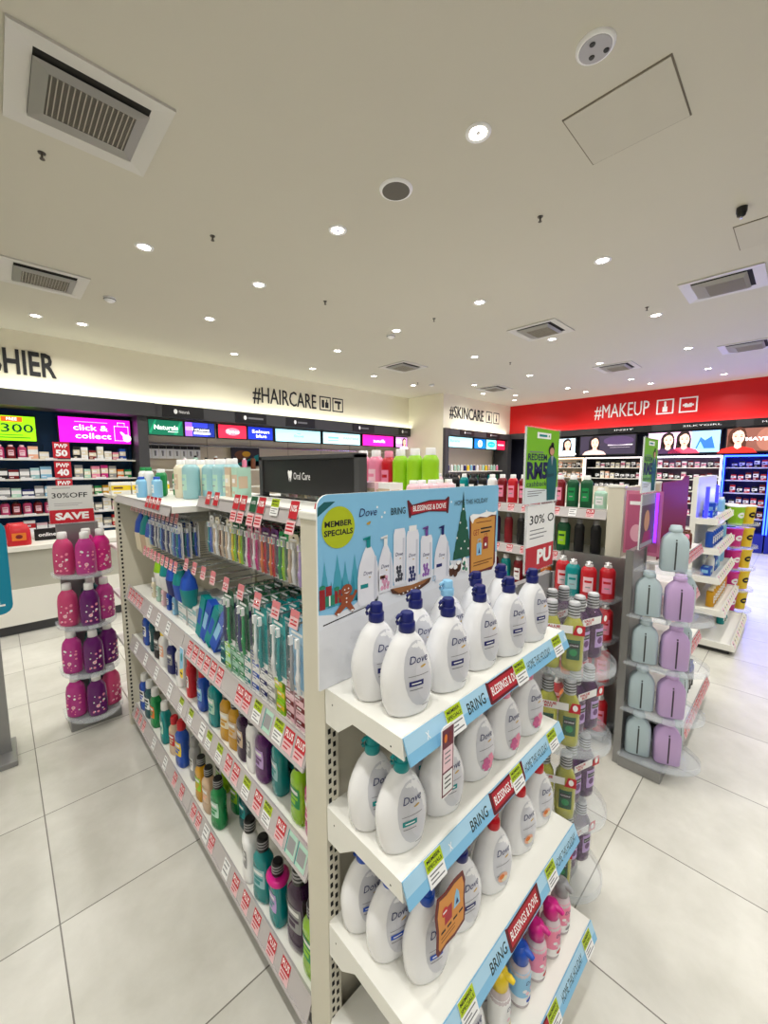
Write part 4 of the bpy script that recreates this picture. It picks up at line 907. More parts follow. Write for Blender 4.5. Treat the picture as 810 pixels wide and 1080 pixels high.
bot_row([(.556, 1.745+.06, mw('red', labc='white', capc='red', opaque=True, s=.9), 'red bottle in the gap between the two bays'), (.556, 1.93, mw('white', labc='navy', capc='white', opaque=True, s=1.1), 'white squat bottle with navy label behind the price rail'),
         (.60, 1.99, mw('navy', labc='white', capc='grey', opaque=True), 'navy bottle with white scribbled label'), (.560, 2.08, mw('navy', labc='grey', capc='white', opaque=True, s=.9), 'slim navy bottle with a white cap'), (.556, 2.19, mw('white', labc='peach', capc='yellow', opaque=True), 'white bottle with yellow cap and peach label'),
         (.560, 2.30, mw('black', labc='grey', capc='white', opaque=True, s=.95), 'black bottle with white cap'), (.566, 2.42, mw('dark teal', capc='white', s=1.05), 'dark teal bottle with a white cap'), (.560, 2.53, mw('blue', capc='white'), 'blue bottle with white cap at the far end')], .575, 'on the far bay middle shelf', 'bottles on the far bay middle shelf')
SH = 'on the lowest shelf'
bot_row([(.555, .862, mw('lime', labc='green', s=1.15), 'large yellow-green mouthwash bottle nearest the endcap'), (.566, .952, mw('dark purple', labc='grey', s=1.32), 'tallest black-capped purple mouthwash bottle with white label'), (.548, 1.055, mw('teal', labc='lavender', collar='magenta', s=1.05), 'teal mouthwash bottle wearing a hot pink collar'),
         (.548, 1.152, mw('teal', labc='aqua', s=1.12), 'teal mouthwash bottle beside the pink-collared one'), (.548, 1.248, mw('white', labc='grey', opaque=True, s=1.12), 'opaque white mouthwash bottle'), (.625, 1.45, mw('dark teal', labc='teal'), 'dark teal mouthwash bottle set back'),
         (.632, 1.545, mw('green', labc='lime'), 'green mouthwash bottle set back'), (.548, 1.530, mw('green', labc='mint', s=1.05), 'bright green mouthwash bottle in front'), (.548, 1.63, mw('peach', labc='beige'), 'pinkish mouthwash bottle beside the bright green one'), (.548, 1.715, mw('amber', labc='lime'), 'amber mouthwash bottle at the bay joint')], .140, SH, 'mouthwash bottles on the lowest shelf')
put('mouthwash_bottle', mw('lime', labc='white', s=1.2), (.635, 1.70, .14), RZL, 'pale green mouthwash bottle behind the amber one on lowest shelf', 'bottle', 'mouthwash bottles on the lowest shelf')
bot_row([(.555, 1.99, mw('blue', labc='yellow', capc='red', s=1.15), 'blue bottle with red cap'), (.555, 2.10, mw('beige', labc='red', capc='red', opaque=True), 'beige bottle with red cap'), (.548, 2.23, mw('teal', labc='mint', capc='white', s=1.12, ribbed=False), 'teal bottle with white cap, nearest of four'),
         (.548, 2.41, mw('green', labc='orange', capc='white', s=1.12, ribbed=False), 'green bottle with white cap, second of four'), (.548, 2.52, mw('dark teal', labc='white', capc='white', s=1.12, ribbed=False), 'dark teal bottle with white cap, third of four'), (.548, 2.63, mw('blue', labc='white', capc='white', s=1.12, ribbed=False), 'blue bottle with white cap, farthest of four'),
         (.57, 1.86, mw('grey', labc='white', capc='grey', opaque=True), 'grey bottle beside the red-capped blue one')], .140, 'on the far bay lowest shelf', 'bottles on the far bay lowest shelf')

# ---------------------------------------------------------------- cartons
def carton(w, d, h, c, band=None, c2='white'):
    m = MB(); m.box((-w/2, -d/2, 0), (w/2, d/2, h), card(c)); pr = Pr(m, (-w/2, -d/2, 0), (1, 0, 0), (0, 0, 1))
    if band:
        pr.rect(0, h*.35, w, h*.75, card(band), 1); pr.rect(w*.12, h*.48, w*.6, h*.62, card(c2), 2); pr.rect(w*.1, h*.12, w*.5, h*.2, card(band), 1)
        p2 = Pr(m, (-w/2, -d/2, h), (1, 0, 0), (0, 1, 0)); p2.rect(w*.1, d*.3, w*.7, d*.7, card(band), 1)
        p3 = Pr(m, (-w/2, d/2, 0), (0, -1, 0), (0, 0, 1)); p3.rect(d*.1, h*.3, d*.75, h*.7, card(band), 1)
        p4 = Pr(m, (w/2, -d/2, 0), (0, 1, 0), (0, 0, 1)); p4.rect(d*.1, h*.3, d*.75, h*.7, card(band), 1)
    return [('carton', m.mesh('carton'), -1)]
# toothpaste boxes lie with their ends to the aisle: width along y, depth along x
i = 0
stacks = [(.843, 4, 'pale pink', 'dark red'), (.893, 4, 'pale pink', 'dark red'), (.943, 4, 'pale pink', 'dark red'), (.995, 3, 'lime', 'yellow'), (1.045, 4, 'white', 'grey'), (1.095, 5, 'white', 'navy'), (1.15, 4, 'white', 'blue'), (1.20, 3, 'white', 'teal'), (1.25, 4, 'mint', 'green'), (1.30, 3, 'mint', 'green'), (1.35, 4, 'mint', 'lime'), (1.405, 2, 'dark teal', 'teal')]
for si, (y, n, c, b) in enumerate(stacks):
    k = carton(.044, .16, .036, c, b); 
    for j in range(n):
        put('toothpaste_box', k, (.622+random.uniform(-.004, .004), y, .8722+.0364*j), RZL+random.uniform(-.03, .03), '%s toothpaste box, %s stack from the endcap, %s from the bottom' % (c, ORD[si], ORD[j]), 'toothpaste box', 'toothpaste boxes stacked on the middle shelf')
# fanned blue toothpaste cartons and a pile of white soap packs
BT = carton(.05, .17, .034, 'blue', 'light blue'); BT2 = carton(.05, .17, .034, 'teal', 'blue')
for k in range(4):
    put('toothpaste_box', BT if k % 2 == 0 else BT2, (.590+.004*k, 1.480+.071*k, .960), 0, 'blue-green toothpaste carton leaning in the fan, %s from its near end' % ORD[k], 'toothpaste box', 'fanned blue toothpaste cartons', tilt=(PI/2-.12, .55-.12*k+PI/2*0, RZL))
WP = carton(.11, .18, .055, 'white', 'aqua')
for r in range(2):
    for j in range(2): put('soap_carton', WP, (.66, 1.80+.13*r, .8722+.0555*j), RZL, 'white carton piled behind the blue fan, %s stack, %s from the bottom' % (('near', 'far')[r], ORD[j]), 'carton', 'white cartons piled on the middle shelf')
for k, (y, c) in enumerate([(2.06, 'light blue'), (2.15, 'blue'), (2.24, 'pale pink'), (2.33, 'mint'), (2.42, 'cream')]):
    put('small_tub', mw(c, capc='white', opaque=True, s=.55), (.58, y, .872), RZL, '%s small bottle on the far bay shelf with red tags' % c, 'bottle', 'small bottles on the far bay middle shelf')
t = MB(); o = V3((.488, 1.735, .715)); u = V3((0, -1, 0)); v = V3((.06, 0, 1)).normalized(); n = u.cross(v)
t.prism([(0, .01), (.01, 0), (.034, 0), (.044, .01), (.044, .13), (0, .13)], o, u, v, -n*.0015, PW); pr = Pr(t, o, u, v); pr.poly([(.002, .012), (.011, .003), (.033, .003), (.042, .012), (.042, .05), (.002, .03)], card('yellow'), 1); pr.poly([(.002, .03), (.042, .05), (.042, .128), (.002, .128)], card('light blue'), 1); pr.ell(.022, .09, .01, .018, card('teal'), 2); pr.rect(.01, .018, .034, .026, INK, 2)
props(t.build('hanging_shelf_talker'), 'sky blue and yellow talker dangling from the left aisle rail', 'shelf talker')

# ---------------------------------------------------------------- oral care sign and stock on top
m = MB(); m.box((XC-.012, 1.01, 1.475), (XC+.012, 1.64, 1.615), BLACK); pr = Pr(m, (XC-.012, 1.64, 1.475), (0, -1, 0), (0, 0, 1))
ts = [(.215, .062), (.209, .086), (.214, .094), (.225, .09), (.236, .094), (.241, .086), (.235, .062), (.230, .046), (.227, .064), (.223, .064), (.220, .046)]
pr.poly(ts, INKW, 1); pr.text('Oral Care', .252, .058, .027, INKW, w=.115, L=1)
f = MB(); f.box((XC-.016, .985, 1.456), (XC+.016, 1.012, 1.622), DGREY); f.box((XC-.016, 1.638, 1.456), (XC+.016, 1.665, 1.622), DGREY); f.box((XC-.016, .985, 1.612), (XC+.016, 1.665, 1.626), DGREY)
r = empty('category_sign', (XC, 1.32, 1.456), 'black Oral Care sign with white tooth icon standing on the gondola', 'sign')
for mb_, nm in ((m, 'sign_board'), (f, 'sign_frame')): child(mb_, nm, r, V3((XC, 1.32, 1.456)))
def tallb(c, capc, h=.19, r=.034, lab=None, e=2., pump=False):
    B_ = Bot([(0, r*.92, r*.8), (.004, r, r*.86), (h*.6, r, r*.86), (h*.78, r*.98, r*.84), (h*.86, r*.7, r*.62), (h*.885, r*.45, r*.45)], e)
    b = MB(); B_.body(b, pm(c, .3), 20); parts = [('bottle_body', b.mesh('bottle_body'), -1)]
    if lab:
        l = MB(); B_.patch(l, 0, h*.42, r*.6, h*.2, card(lab), .0006, shape='r'); B_.patch(l, 0, h*.5, r*.45, h*.03, pm(c), .0011, shape='r'); B_.patch(l, 0, h*.35, r*.3, h*.015, card('grey'), .0011, shape='r'); parts.append(('front_label', l.mesh('front_label'), 0))
    q = MB(); cm = pm(capc, .3)
    if pump:
        q.loft([(h*.87, r*.5, r*.5), (h*.93, r*.5, r*.5)], cm, 16); q.loft([(h*.93, .005, .005), (h*.98, .005, .005)], cm, 10); q.loft([(h*.975, .016, .012), (h*1.0, .016, .012)], cm, 14); q.tube([(0, -.002, h*.985), (0, -.044, h*.99), (0, -.052, h*.955)], [.009, .007, .005], cm, 8)
    else: q.loft([(h*.87, r*.56, r*.56), (h*.99, r*.54, r*.54), (h, r*.48, r*.48)], cm, 18)
    parts.append(('cap', q.mesh('cap'), -1))
    return parts
G = 'bottles standing on top of the gondola'
AQ = tallb('aqua', 'white', .20, .048, 'mint'); CRB = tallb('cream', 'white', .20, .048, 'beige')
for k, (x, y) in enumerate([(.80, 1.86), (.80, 1.98), (.80, 2.12), (.72, 2.17)]): put('shampoo_bottle', AQ, (x, y, 1.42), RZL, 'aqua bottle on top of the gondola, %s from the Oral Care sign' % ORD[k], 'bottle', G)
for k, (x, y) in enumerate([(.80, 2.26), (.72, 2.30)]): put('shampoo_bottle', CRB, (x, y, 1.42), RZL, 'cream bottle on top of the gondola, %s the aqua ones' % ('just beyond' if k == 0 else 'in front, beyond'), 'bottle', G)
GT = tallb('green', 'white', .15, .03, 'white'); WT = tallb('white', 'green', .16, .03, 'green'); BLB = tallb('light blue', 'blue', .11, .03, 'white')
for k, (x, y, b, l) in enumerate([(.62, 2.40, BLB, 'pale blue small bottle'), (.66, 2.48, GT, 'green bottle'), (.62, 2.55, WT, 'white bottle with green cap'), (.70, 2.60, GT, 'green bottle'), (.62, 2.66, WT, 'white bottle with green cap'), (.74, 2.42, GT, 'green bottle'), (.76, 2.52, GT, 'green bottle'), (.56, 2.46, BLB, 'pale blue small bottle')]):
    put('lotion_bottle', b, (x, y, 1.42), RZL, '%s on the far gondola top, %s in the cluster' % (l, ORD[k]), 'bottle', 'small bottles on top at the far end')
LIMEB = tallb('lime', 'white', .19, .031, None); PKB = tallb('pink', 'white', .19, .033, 'pale pink'); PK2 = tallb('red', 'pink', .185, .03, 'pink')
for k, y in enumerate((.875, .945, 1.015)): put('shampoo_bottle', LIMEB, (1.06, y, 1.455), RZL, 'lime green bottle with white cap behind the header board, %s from the right' % ORD[k], 'bottle', G)
for k, (y, b, l) in enumerate([(1.075, PK2, 'red and pink bottle'), (1.145, PKB, 'pink bottle with dark square label'), (1.22, PKB, 'pale pink bottle with white cap')]): put('shampoo_bottle', b, (1.06, y, 1.455), RZL, l+' on the gondola top beside the Oral Care sign', 'bottle', G)
JAR = tallb('pale pink', 'white', .085, .024, None)
for k in range(5): put('lotion_jar', JAR, (.925+.044*k, .830+.004*(k % 2), 1.455), 0, 'small white-capped pink bottle peeping over the header board, %s from the left' % ORD[k], 'bottle', 'small white-capped bottles over the header')
for k, (y, c) in enumerate([(1.70, 'beige'), (1.63, 'mint'), (1.56, 'white'), (1.49, 'pale pink'), (1.42, 'cream'), (1.35, 'white'), (1.28, 'mint'), (1.21, 'cream'), (1.14, 'white'), (1.07, 'lavender'), (1.0, 'pale pink'), (.93, 'white')]):
    put('cream_box', carton(.052, .06, .125 if k < 3 else .075, c, 'beige' if c != 'beige' else 'cream', 'white'), (.925 if k > 1 else .74, y, 1.455), RZL, '%s carton on the near bay top, %s from the far side' % (c, ORD[k]), 'carton', 'cartons on top of the near bay')
# far endcap (its back faces the aisle)
FE = empty('endcap_shelving', (.855, 2.80, 0), 'cream panel with a slotted edge closing the far end of the gondola', 'shelving unit'); FL = V3((.855, 2.80, 0))
m = MB(); m.box((.486, 2.75, 0), (1.22, 2.79, 1.40), CREAM_METAL); slots(m, .496, .506, 2.75, .06, 1.38); child(m, 'back_panel', FE, FL)
m = MB(); m.box((.48, 2.745, 1.40), (1.22, 3.05, 1.416), CREAM_METAL); child(m, 'top_shelf', FE, FL)
for z in (.15, .5, .8, 1.1):
    m = MB(); m.box((.49, 2.79, z-.02), (1.21, 3.05, z), WHITE_METAL); child(m, 'shelf', FE, FL)
YC = carton(.10, .07, .075, 'white', 'yellow', 'brown')
for k in range(3): put('hair_colour_box', YC, (.535+.108*k, 2.86, 1.4165), 0, 'white box with yellow band on the far panel top, %s from the left' % ORD[k], 'carton', 'white and yellow boxes on the far panel')

# ================================================================ curved side stands
def arc_outline(w, d, n=14, flat=.35):
    return [(-w/2, 0), (w/2, 0), (w/2, -d*flat)] + [(w/2*math.cos(PI*i/n), -d*flat-d*(1-flat)*math.sin(PI*i/n)) for i in range(1, n)] + [(-w/2, -d*flat)]
def side_stand(loc, w, d, tiers, top, label, tray=CLEAR, bw=None):
    """narrow floor stand: grey back panel, grey base, curved trays with a clear lip; its front faces local -Y."""
    r = empty('side_stand', loc, label, 'display stand')
    q = (bw or w)/2
    m = MB(); m.box((-q, -.012, 0), (q, .012, top), GREY_METAL); m.box((-q-.004, -.02, 0), (-q+.012, .016, top), GREY_METAL); m.box((q-.012, -.02, 0), (q+.004, .016, top), GREY_METAL); m.build('back_panel', r)
    m = MB(); m.box((-w/2+.02, -d*.62, 0), (w/2-.02, -.013, tiers[0]-.02), GREY_METAL); m.build('base', r, None, .004)
    out = arc_outline(w, d)
    for z in tiers:
        m = MB(); m.prism(out, (0, -.0125, z-.006), (1, 0, 0), (0, 1, 0), (0, 0, .006), tray); t = m.build('tray', r)
        m = MB(); o2 = out[2:]; vs = [(x, y-.0125, z-.006) for x, y in o2] + [(x, y-.0125, z+.022) for x, y in o2]; n = len(o2)
        vs += [(x*.985, y*.985-.0125, z-.006) for x, y in o2] + [(x*.985, y*.985-.0125, z+.022) for x, y in o2]
        m.add(vs, [(i, i+1, n+i+1, n+i) for i in range(n-1)] + [(2*n+i+1, 2*n+i, 3*n+i, 3*n+i+1) for i in range(n-1)] + [(n+i, n+i+1, 3*n+i+1, 3*n+i) for i in range(n-1)], CLEAR, None, True)
        m.build('clear_lip', t)
    return r
def sign_board(o, w, h, draw, label, thick=.006, name='sign_board'):
    m = MB(); m.box((o[0], o[1], o[2]), (o[0]+w, o[1]+thick, o[2]+h), PW); e = .004
    pr = Pr(m, o, (1, 0, 0), (0, 0, 1)); draw(pr, w, h)
    root = m.build(name); props(root, label, 'sign')
    f = MB(); q = CLEAR
    f.box((o[0]-e, o[1]-.003, o[2]-e), (o[0], o[1]+thick, o[2]+h+e), q); f.box((o[0]+w, o[1]-.003, o[2]-e), (o[0]+w+e, o[1]+thick, o[2]+h+e), q); f.box((o[0], o[1]-.003, o[2]-e), (o[0]+w, o[1]+thick, o[2]), q); f.box((o[0], o[1]-.003, o[2]+h), (o[0]+w, o[1]+thick, o[2]+h+e), q)
    f.build('sign_frame', root); return root
GRN = mat('poster green', (120, 186, 30), .45); NVY = mat('poster navy', (26, 24, 76), .5); TEALC = mat('poster teal clothes', (10, 90, 96), .5)
def rm5(pr, w, h):
    pr.rect(0, 0, w, h, GRN, 1); pr.poly([(0, 0), (w, 0), (w, h*.20), (w*.75, h*.17), (0, h*.22)], mat('poster pale', (220, 228, 232), .45), 2)
    pr.rect(w*.3, h*.87, w*.72, h*.95, INKW, 2); pr.rect(w*.36, h*.895, w*.6, h*.925, card('teal'), 3); pr.ell(w*.66, h*.91, w*.02, h*.015, card('green'), 3, 8)
    pr.rect(w*.1, h*.68, w*.5, h*.695, INKG, 3)
    pr.text('REDEEM', w*.06, h*.58, h*.08, NVY, w=w*.56, L=3, bold=.02); pr.text('RM5', w*.04, h*.34, h*.20, NVY, w=w*.62, L=3, bold=.05); pr.text('cashback', w*.04, h*.23, h*.07, NVY, w=w*.60, L=3)
    for k in range(3): pr.rect(w*.08, h*(.16-.03*k), w*(.6-.1*k), h*(.17-.03*k), INKG, 3)
    pr.ell(w*.76, h*.72, w*.10, h*.075, mat('poster hair', (30, 22, 22), .6), 4); pr.ell(w*.78, h*.80, w*.05, h*.035, mat('poster hair', (30, 22, 22), .6), 4); pr.ell(w*.77, h*.705, w*.07, h*.055, mat('poster skin', (196, 146, 116), .6), 5)
    pr.poly([(w*.66, h*.02), (w*.62, h*.45), (w*.66, h*.60), (w*.74, h*.645), (w*.82, h*.645), (w*.92, h*.60), (w*.97, h*.40), (w*.93, h*.02)], TEALC, 4)
    pr.poly([(w*.74, h*.645), (w*.82, h*.645), (w*.78, h*.5)], mat('poster grey shirt', (150, 156, 166), .5), 5); pr.poly([(w*.60, h*.40), (w*.66, h*.34), (w*.86, h*.36), (w*.86, h*.40), (w*.68, h*.39), (w*.62, h*.46)], mat('poster teal dark', (8, 66, 74), .5), 5)
def pu(pr, w, h):
    pr.rect(0, 0, w, h, PW, 1); pr.rect(0, 0, w, h*.38, TAGRED, 2); pr.text('30% O', w*.10, h*.72, h*.13, INK, w=w*.88, L=2, bold=.01)
    for k in range(3): pr.rect(w*.12, h*(.62-.06*k), w*(.62+.1*(k % 2)), h*(.635-.06*k), INKG, 2)
    pr.text('PU', w*.40, h*.10, h*.20, INKW, w=w*.52, L=3, bold=.05)
def save(pr, w, h):
    pr.rect(0, 0, w, h, mat('sign pale grey', (206, 206, 204), .5), 1); pr.rect(0, 0, w, h*.36, TAGRED, 2); pr.rect(w*.1, h*.93, w*.5, h*.945, INKG, 2)
    pr.text('30%OFF', w*.08, h*.68, h*.13, INK, w=w*.80, L=2, bold=.01)
    for k in range(2): pr.rect(w*.12, h*(.52-.05*k), w*(.75-.1*k), h*(.53-.05*k), INKG, 2)
    pr.text('SAVE', w*.5, h*.10, h*.17, INKW, w=w*.76, L=3, al='c', bold=.05)

# ---- mouthwash stand right of the blue-edged endcap
LT = (.10, .365, .635, .905)
side_stand((1.415, .675, 0), .305, .285, LT, 1.17, 'grey curved side stand of shrink-wrapped mouthwash pairs, right of the blue-edged endcap')
sign_board((1.305, .660, 1.452), .262, .265, rm5, 'green REDEEM RM5 cashback sign facing the camera over the mouthwash stand')
sign_board((1.318, .655, 1.205), .225, .240, pu, 'white and red 30% sign reading PU, above the mouthwash stand')
MP = [(0, .029, .029), (.004, .032, .032), (.05, .0335, .0335), (.12, .0335, .0335), (.15, .031, .031), (.172, .021, .021), (.18, .017, .017)]
def twin(c, labc, banner=True, h=1.):
    B_ = Bot(MP, 2.6); parts = []
    for sx in (-.035, .035):
        b = MB(); b.loft(B_.secs, liquid(c, .62), 20, 2.6, c=(sx, 0, 0)); parts.append(('bottle_body', b.mesh('bottle_body'), -1)); i = len(parts)-1
        l = MB(); B_.patch(l, 0, .075, .020, .034, card(labc), .0007, shape='r'); B_.patch(l, 0, .090, .017, .008, card('black'), .0012, shape='r'); B_.text(l, 'LISTERINE', 0, .0875, .005, INKW, w=.03, off=.0016); B_.patch(l, 0, .066, .012, .012, card('green' if c == 'chartreuse' else 'purple'), .0012)
        for v in range(len(l.v)): l.v[v] = (l.v[v][0]+sx, l.v[v][1], l.v[v][2])
        parts.append(('front_label', l.mesh('front_label'), i))
        q = MB(); q.loft([(.176, .0175, .0175), (.179, .0195, .0195), (.225, .0185, .0185), (.229, .016, .016)], mat('silver cap', (208, 210, 214), .3, metal=.3), 18, c=(sx, 0, 0))
        for k in range(4): q.loft([(.186+.010*k, .0198, .0198), (.190+.010*k, .0197, .0197)], pm('black'), 18, c=(sx, 0, 0), caps=False)
        parts.append(('screw_cap', q.mesh('screw_cap'), -1))
    f = MB(); f.loft([(.002, .071, .036), (.12, .071, .036), (.15, .068, .035), (.18, .060, .029), (.225, .057, .024)], FILM, 28, 5, caps=False); parts.append(('shrink_film', f.mesh('shrink_film'), -1))
    if banner:
        n = MB(); n.prism([(-.064, .132), (.030, .132), (.030, .158), (-.064, .158)], (0, -.0385, 0), (1, 0, 0), (0, 0, 1), (0, .001, 0), PW); pr = Pr(n, (-.064, -.0385, .132), (1, 0, 0), (0, 0, 1))
        pr.text('VALUE', .006, .015, .008, TAGRED, w=.05, bold=.03); pr.text('BUY', .018, .004, .008, TAGRED, w=.028, bold=.03)
        n.prism([(.030, .128), (.066, .128), (.066, .162), (.040, .162)], (0, -.0395, 0), (1, 0, 0), (0, 0, 1), (0, .001, 0), TAGRED); Pr(n, (.030, -.0395, .128), (1, 0, 0), (0, 0, 1)).ell(.02, .018, .008, .011, INKW, 1)
        parts.append(('promo_band', n.mesh('promo_band'), -1))
    return parts
PAL['chartreuse'] = (222, 228, 84); PAL['violet'] = (84, 40, 92)
TY = twin('chartreuse', 'dark green'); TP = twin('violet', 'lavender')
for k, z in enumerate(LT[::-1]):
    put('mouthwash_twin_pack', TY, (1.345, .527, z), -1.12, 'yellow-green mouthwash twin pack with VALUE BUY band, %s tier from the top' % ORD[k], 'mouthwash pack', 'mouthwash twin packs on the curved stand')
    put('mouthwash_twin_pack', TP, (1.474, .497, z), -.32, 'purple mouthwash twin pack on the right of the stand, %s tier from the top' % ORD[k], 'mouthwash pack', 'mouthwash twin packs on the curved stand')
put('mouthwash_twin_pack', TP, (1.480, .600, LT[3]), -.2, 'purple mouthwash twin pack at the back of the top tier', 'mouthwash pack', 'mouthwash twin packs on the curved stand')

# ---- softener stand, left of the second gondola
ST = (.080, .332, .584, .834)
side_stand((2.415, .58, 0), .32, .33, ST, 1.16, 'grey curved side stand of pale blue and lavender jugs, beyond the mouthwash stand', CLEAR, .25)
m = MB(); m.prism(arc_outline(.27, .26), (2.43, .558, 1.060), (1, 0, 0), (0, 1, 0), (0, 0, .008), CLEAR); props(m.build('clear_shelf_tray'), 'clear curved tray carrying the topmost pale blue jug', 'shelf')
def jug(c, capc):
    B_ = Bot([(0, .052, .034), (.006, .057, .038), (.10, .058, .039), (.150, .056, .037), (.172, .046, .029), (.190, .028, .022), (.194, .025, .021)], 5., 1)
    b = MB(); B_.body(b, mat('jug '+c, PAL[c], .35, coat=.2), 32)
    g = MB()
    for sx in (-1, 1):
        zs = [.010+.0150*i for i in range(11)]
        for z0, z1 in zip(zs, zs[1:]):
            g.add([B_.front(sx*.0, z0, .0008)[:1]+B_.front(0, z0, .0008)[1:], (.0035*sx, B_.front(.0035, z0, .0008)[1], z0), (.0035*sx, B_.front(.0035, z1, .0008)[1], z1), B_.front(0, z1, .0008)], [(0, 1, 2, 3) if sx > 0 else (3, 2, 1, 0)], mat('groove '+c, tuple(int(q*.35) for q in PAL[c]), .6))
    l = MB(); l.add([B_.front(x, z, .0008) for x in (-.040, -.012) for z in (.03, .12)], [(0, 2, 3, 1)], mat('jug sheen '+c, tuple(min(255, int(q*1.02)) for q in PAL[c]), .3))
    q = MB(); q.loft([(.192, .024, .022), (.196, .029, .026), (.212, .029, .026), (.214, .025, .022), (.226, .024, .021), (.228, .019, .017)], pm('white') if capc == 'white' else mat('jug cap '+c, tuple(min(255, int(v*1.03)) for v in PAL[c]), .3), 20)
    return [('jug_body', b.mesh('jug_body'), -1), ('grip_groove', g.mesh('grip_groove'), 0), ('measuring_cap', q.mesh('measuring_cap'), -1)]
PAL['pale blue-grey'] = (178, 196, 202); PAL['soft lavender'] = (194, 164, 210)
JA = jug('pale blue-grey', ''); JL = jug('soft lavender', '')
for k, z in enumerate(ST[::-1]):
    G = 'softener jugs on the curved stand'
    put('softener_jug', JA, (2.346, .500, z), -1.28, 'pale blue jug at the left of the stand, %s tier from the top' % ORD[k], 'jug', G)
    put('softener_jug', JL, (2.372, .376, z), -1.15, 'lavender jug in front on the stand, %s tier from the top' % ORD[k], 'jug', G)
    put('softener_jug', JA, (2.488, .375, z), -.2, 'pale blue jug half hidden behind the lavender one, %s tier from the top' % ORD[k], 'jug', G)
put('softener_jug', JA, (2.40, .415, 1.0685), -1.2, 'pale blue jug standing alone on top of the curved stand', 'jug', 'softener jugs on the curved stand')
sign_board((2.310, .553, 1.452), .262, .275, rm5, 'green REDEEM RM5 sign seen edge-on over the jug stand')
def portrait(pr, w, h):
    pr.rect(0, 0, w, h, mat('poster dim', (92, 70, 84), .5), 1); pr.rect(0, h*.8, w, h, mat('poster grey', (150, 150, 160), .5), 2); pr.ell(w*.45, h*.5, w*.2, h*.2, mat('poster skin', (196, 146, 116), .6), 3); pr.poly([(w*.1, 0), (w*.9, 0), (w*.75, h*.3), (w*.3, h*.3)], mat('poster magenta', (150, 40, 90), .5), 2); pr.rect(w*.05, h*.02, w*.95, h*.1, mat('poster grey', (150, 150, 160), .5), 4)
sign_board((2.315, .548, 1.165), .255, .278, portrait, 'dim portrait sign edged by violet light below the second green sign')
# violet LED edge beside that sign
m = MB(); m.box((2.577, .533, 1.17), (2.583, .545, 1.44), emitm('violet led', (120, 40, 255), 3)); m.box((2.5745, .545, 1.165), (2.585, .5555, 1.445), GREY_METAL); props(m.build('led_strip_light'), 'violet glowing LED strip on the edge of the portrait sign', 'LED strip')

# ---- pink shower gel stand at far left
PT = (.085, .36, .65, .955)
side_stand((.340, 3.095, 0), .30, .29, PT, 1.24, 'grey curved side stand of purple-pink shower gel bottles at the left', CLEAR, .20)
sign_board((.212, 3.075, 1.245), .215, .225, save, 'pale grey and red 30%OFF SAVE sign over the shower gel stand')
GK = 1.22
GP = Bot([(a*GK, b_*GK, c_*GK) for a, b_, c_ in [(0, .036, .030), (.005, .041, .034), (.06, .042, .035), (.12, .041, .034), (.15, .036, .030), (.168, .024, .022), (.178, .017, .017)]], 2.3)
def gel(c, dot):
    b = MB(); GP.body(b, liquid(c, .35), 24)
    l = MB(); rr = random.Random(len(c))
    for k in range(16):
        x = rr.uniform(-.036, .036); z = rr.uniform(.02, .15); r = rr.uniform(.003, .007); GP.patch(l, x, z, r, r, card(dot) if k % 3 else card('white'), .0008+.00005*k)
    GP.patch(l, 0, .065, .010, .010, card('pale pink'), .0018); GP.patch(l, 0, .065, .005, .005, card(dot), .0022)
    q = MB(); q.loft([(.212, .020, .020), (.214, .024, .024), (.248, .023, .023), (.252, .020, .020)], pm('white'), 20)
    return [('bottle_body', b.mesh('bottle_body'), -1), ('printed_bubbles', l.mesh('printed_bubbles'), 0), ('flip_cap', q.mesh('flip_cap'), -1)]
PAL['berry'] = (176, 50, 130); PAL['plum'] = (92, 18, 96); PAL['rose'] = (190, 60, 110)
GE = {c: gel(c, 'pink') for c in ('berry', 'plum', 'rose', 'magenta', 'dark teal', 'purple')}
for k, z in enumerate(PT[::-1]):
    G = 'shower gel bottles on the left stand'
    row = [('rose', 'berry', 'magenta'), ('rose', 'plum', 'berry'), ('berry', 'plum', 'plum'), ('berry', 'plum', 'rose')][k]
    for j, (x, y) in enumerate([(.250, 2.955), (.345, 2.882), (.432, 2.962)]):
        put('shower_gel_bottle', GE[row[j]], (x, y, z), (-.5, -.1, .4)[j], '%s shower gel bottle with white cap, %s of three, %s tier from the top' % (row[j], ('left', 'middle', 'right')[j], ORD[k]), 'bottle', G)
    put('shower_gel_bottle', GE['dark teal' if k else 'magenta'], (.372, 3.033, z), .2, '%s gel bottle behind the right-hand one, %s tier from the top' % ('dark teal' if k else 'magenta', ORD[k]), 'bottle', G)

# ---- teal rounded panel at the left edge
m = MB(); w_, h_ = .36, .50
rd = [(.0, 0), (w_-.05, 0)] + [(w_-.05+.05*math.sin(a), .05-.05*math.cos(a)) for a in (.4, .8, 1.2)] + [(w_, .05), (w_, h_-.05)] + [(w_-.05+.05*math.cos(a), h_-.05+.05*math.sin(a)) for a in (.4, .8, 1.2)] + [(w_-.05, h_), (0, h_)]
m.prism(rd, (-.345, 2.9, .80), (1, 0, 0), (0, 0, 1), (0, .02, 0), mat('teal panel', (0, 128, 158), .4)); pr = Pr(m, (-.345, 2.9, .80), (1, 0, 0), (0, 0, 1)); pr.rect(w_-.06, .045, w_-.03, .055, INKW, 1); pr.rect(w_-.06, .055, w_-.05, .11, INKW, 1)
r = empty('freestanding_sign', (-.2, 2.91, 0), 'teal rounded sign panel on a grey post at the left edge', 'sign'); child(m, 'sign_panel', r, (-.2, 2.91, 0))
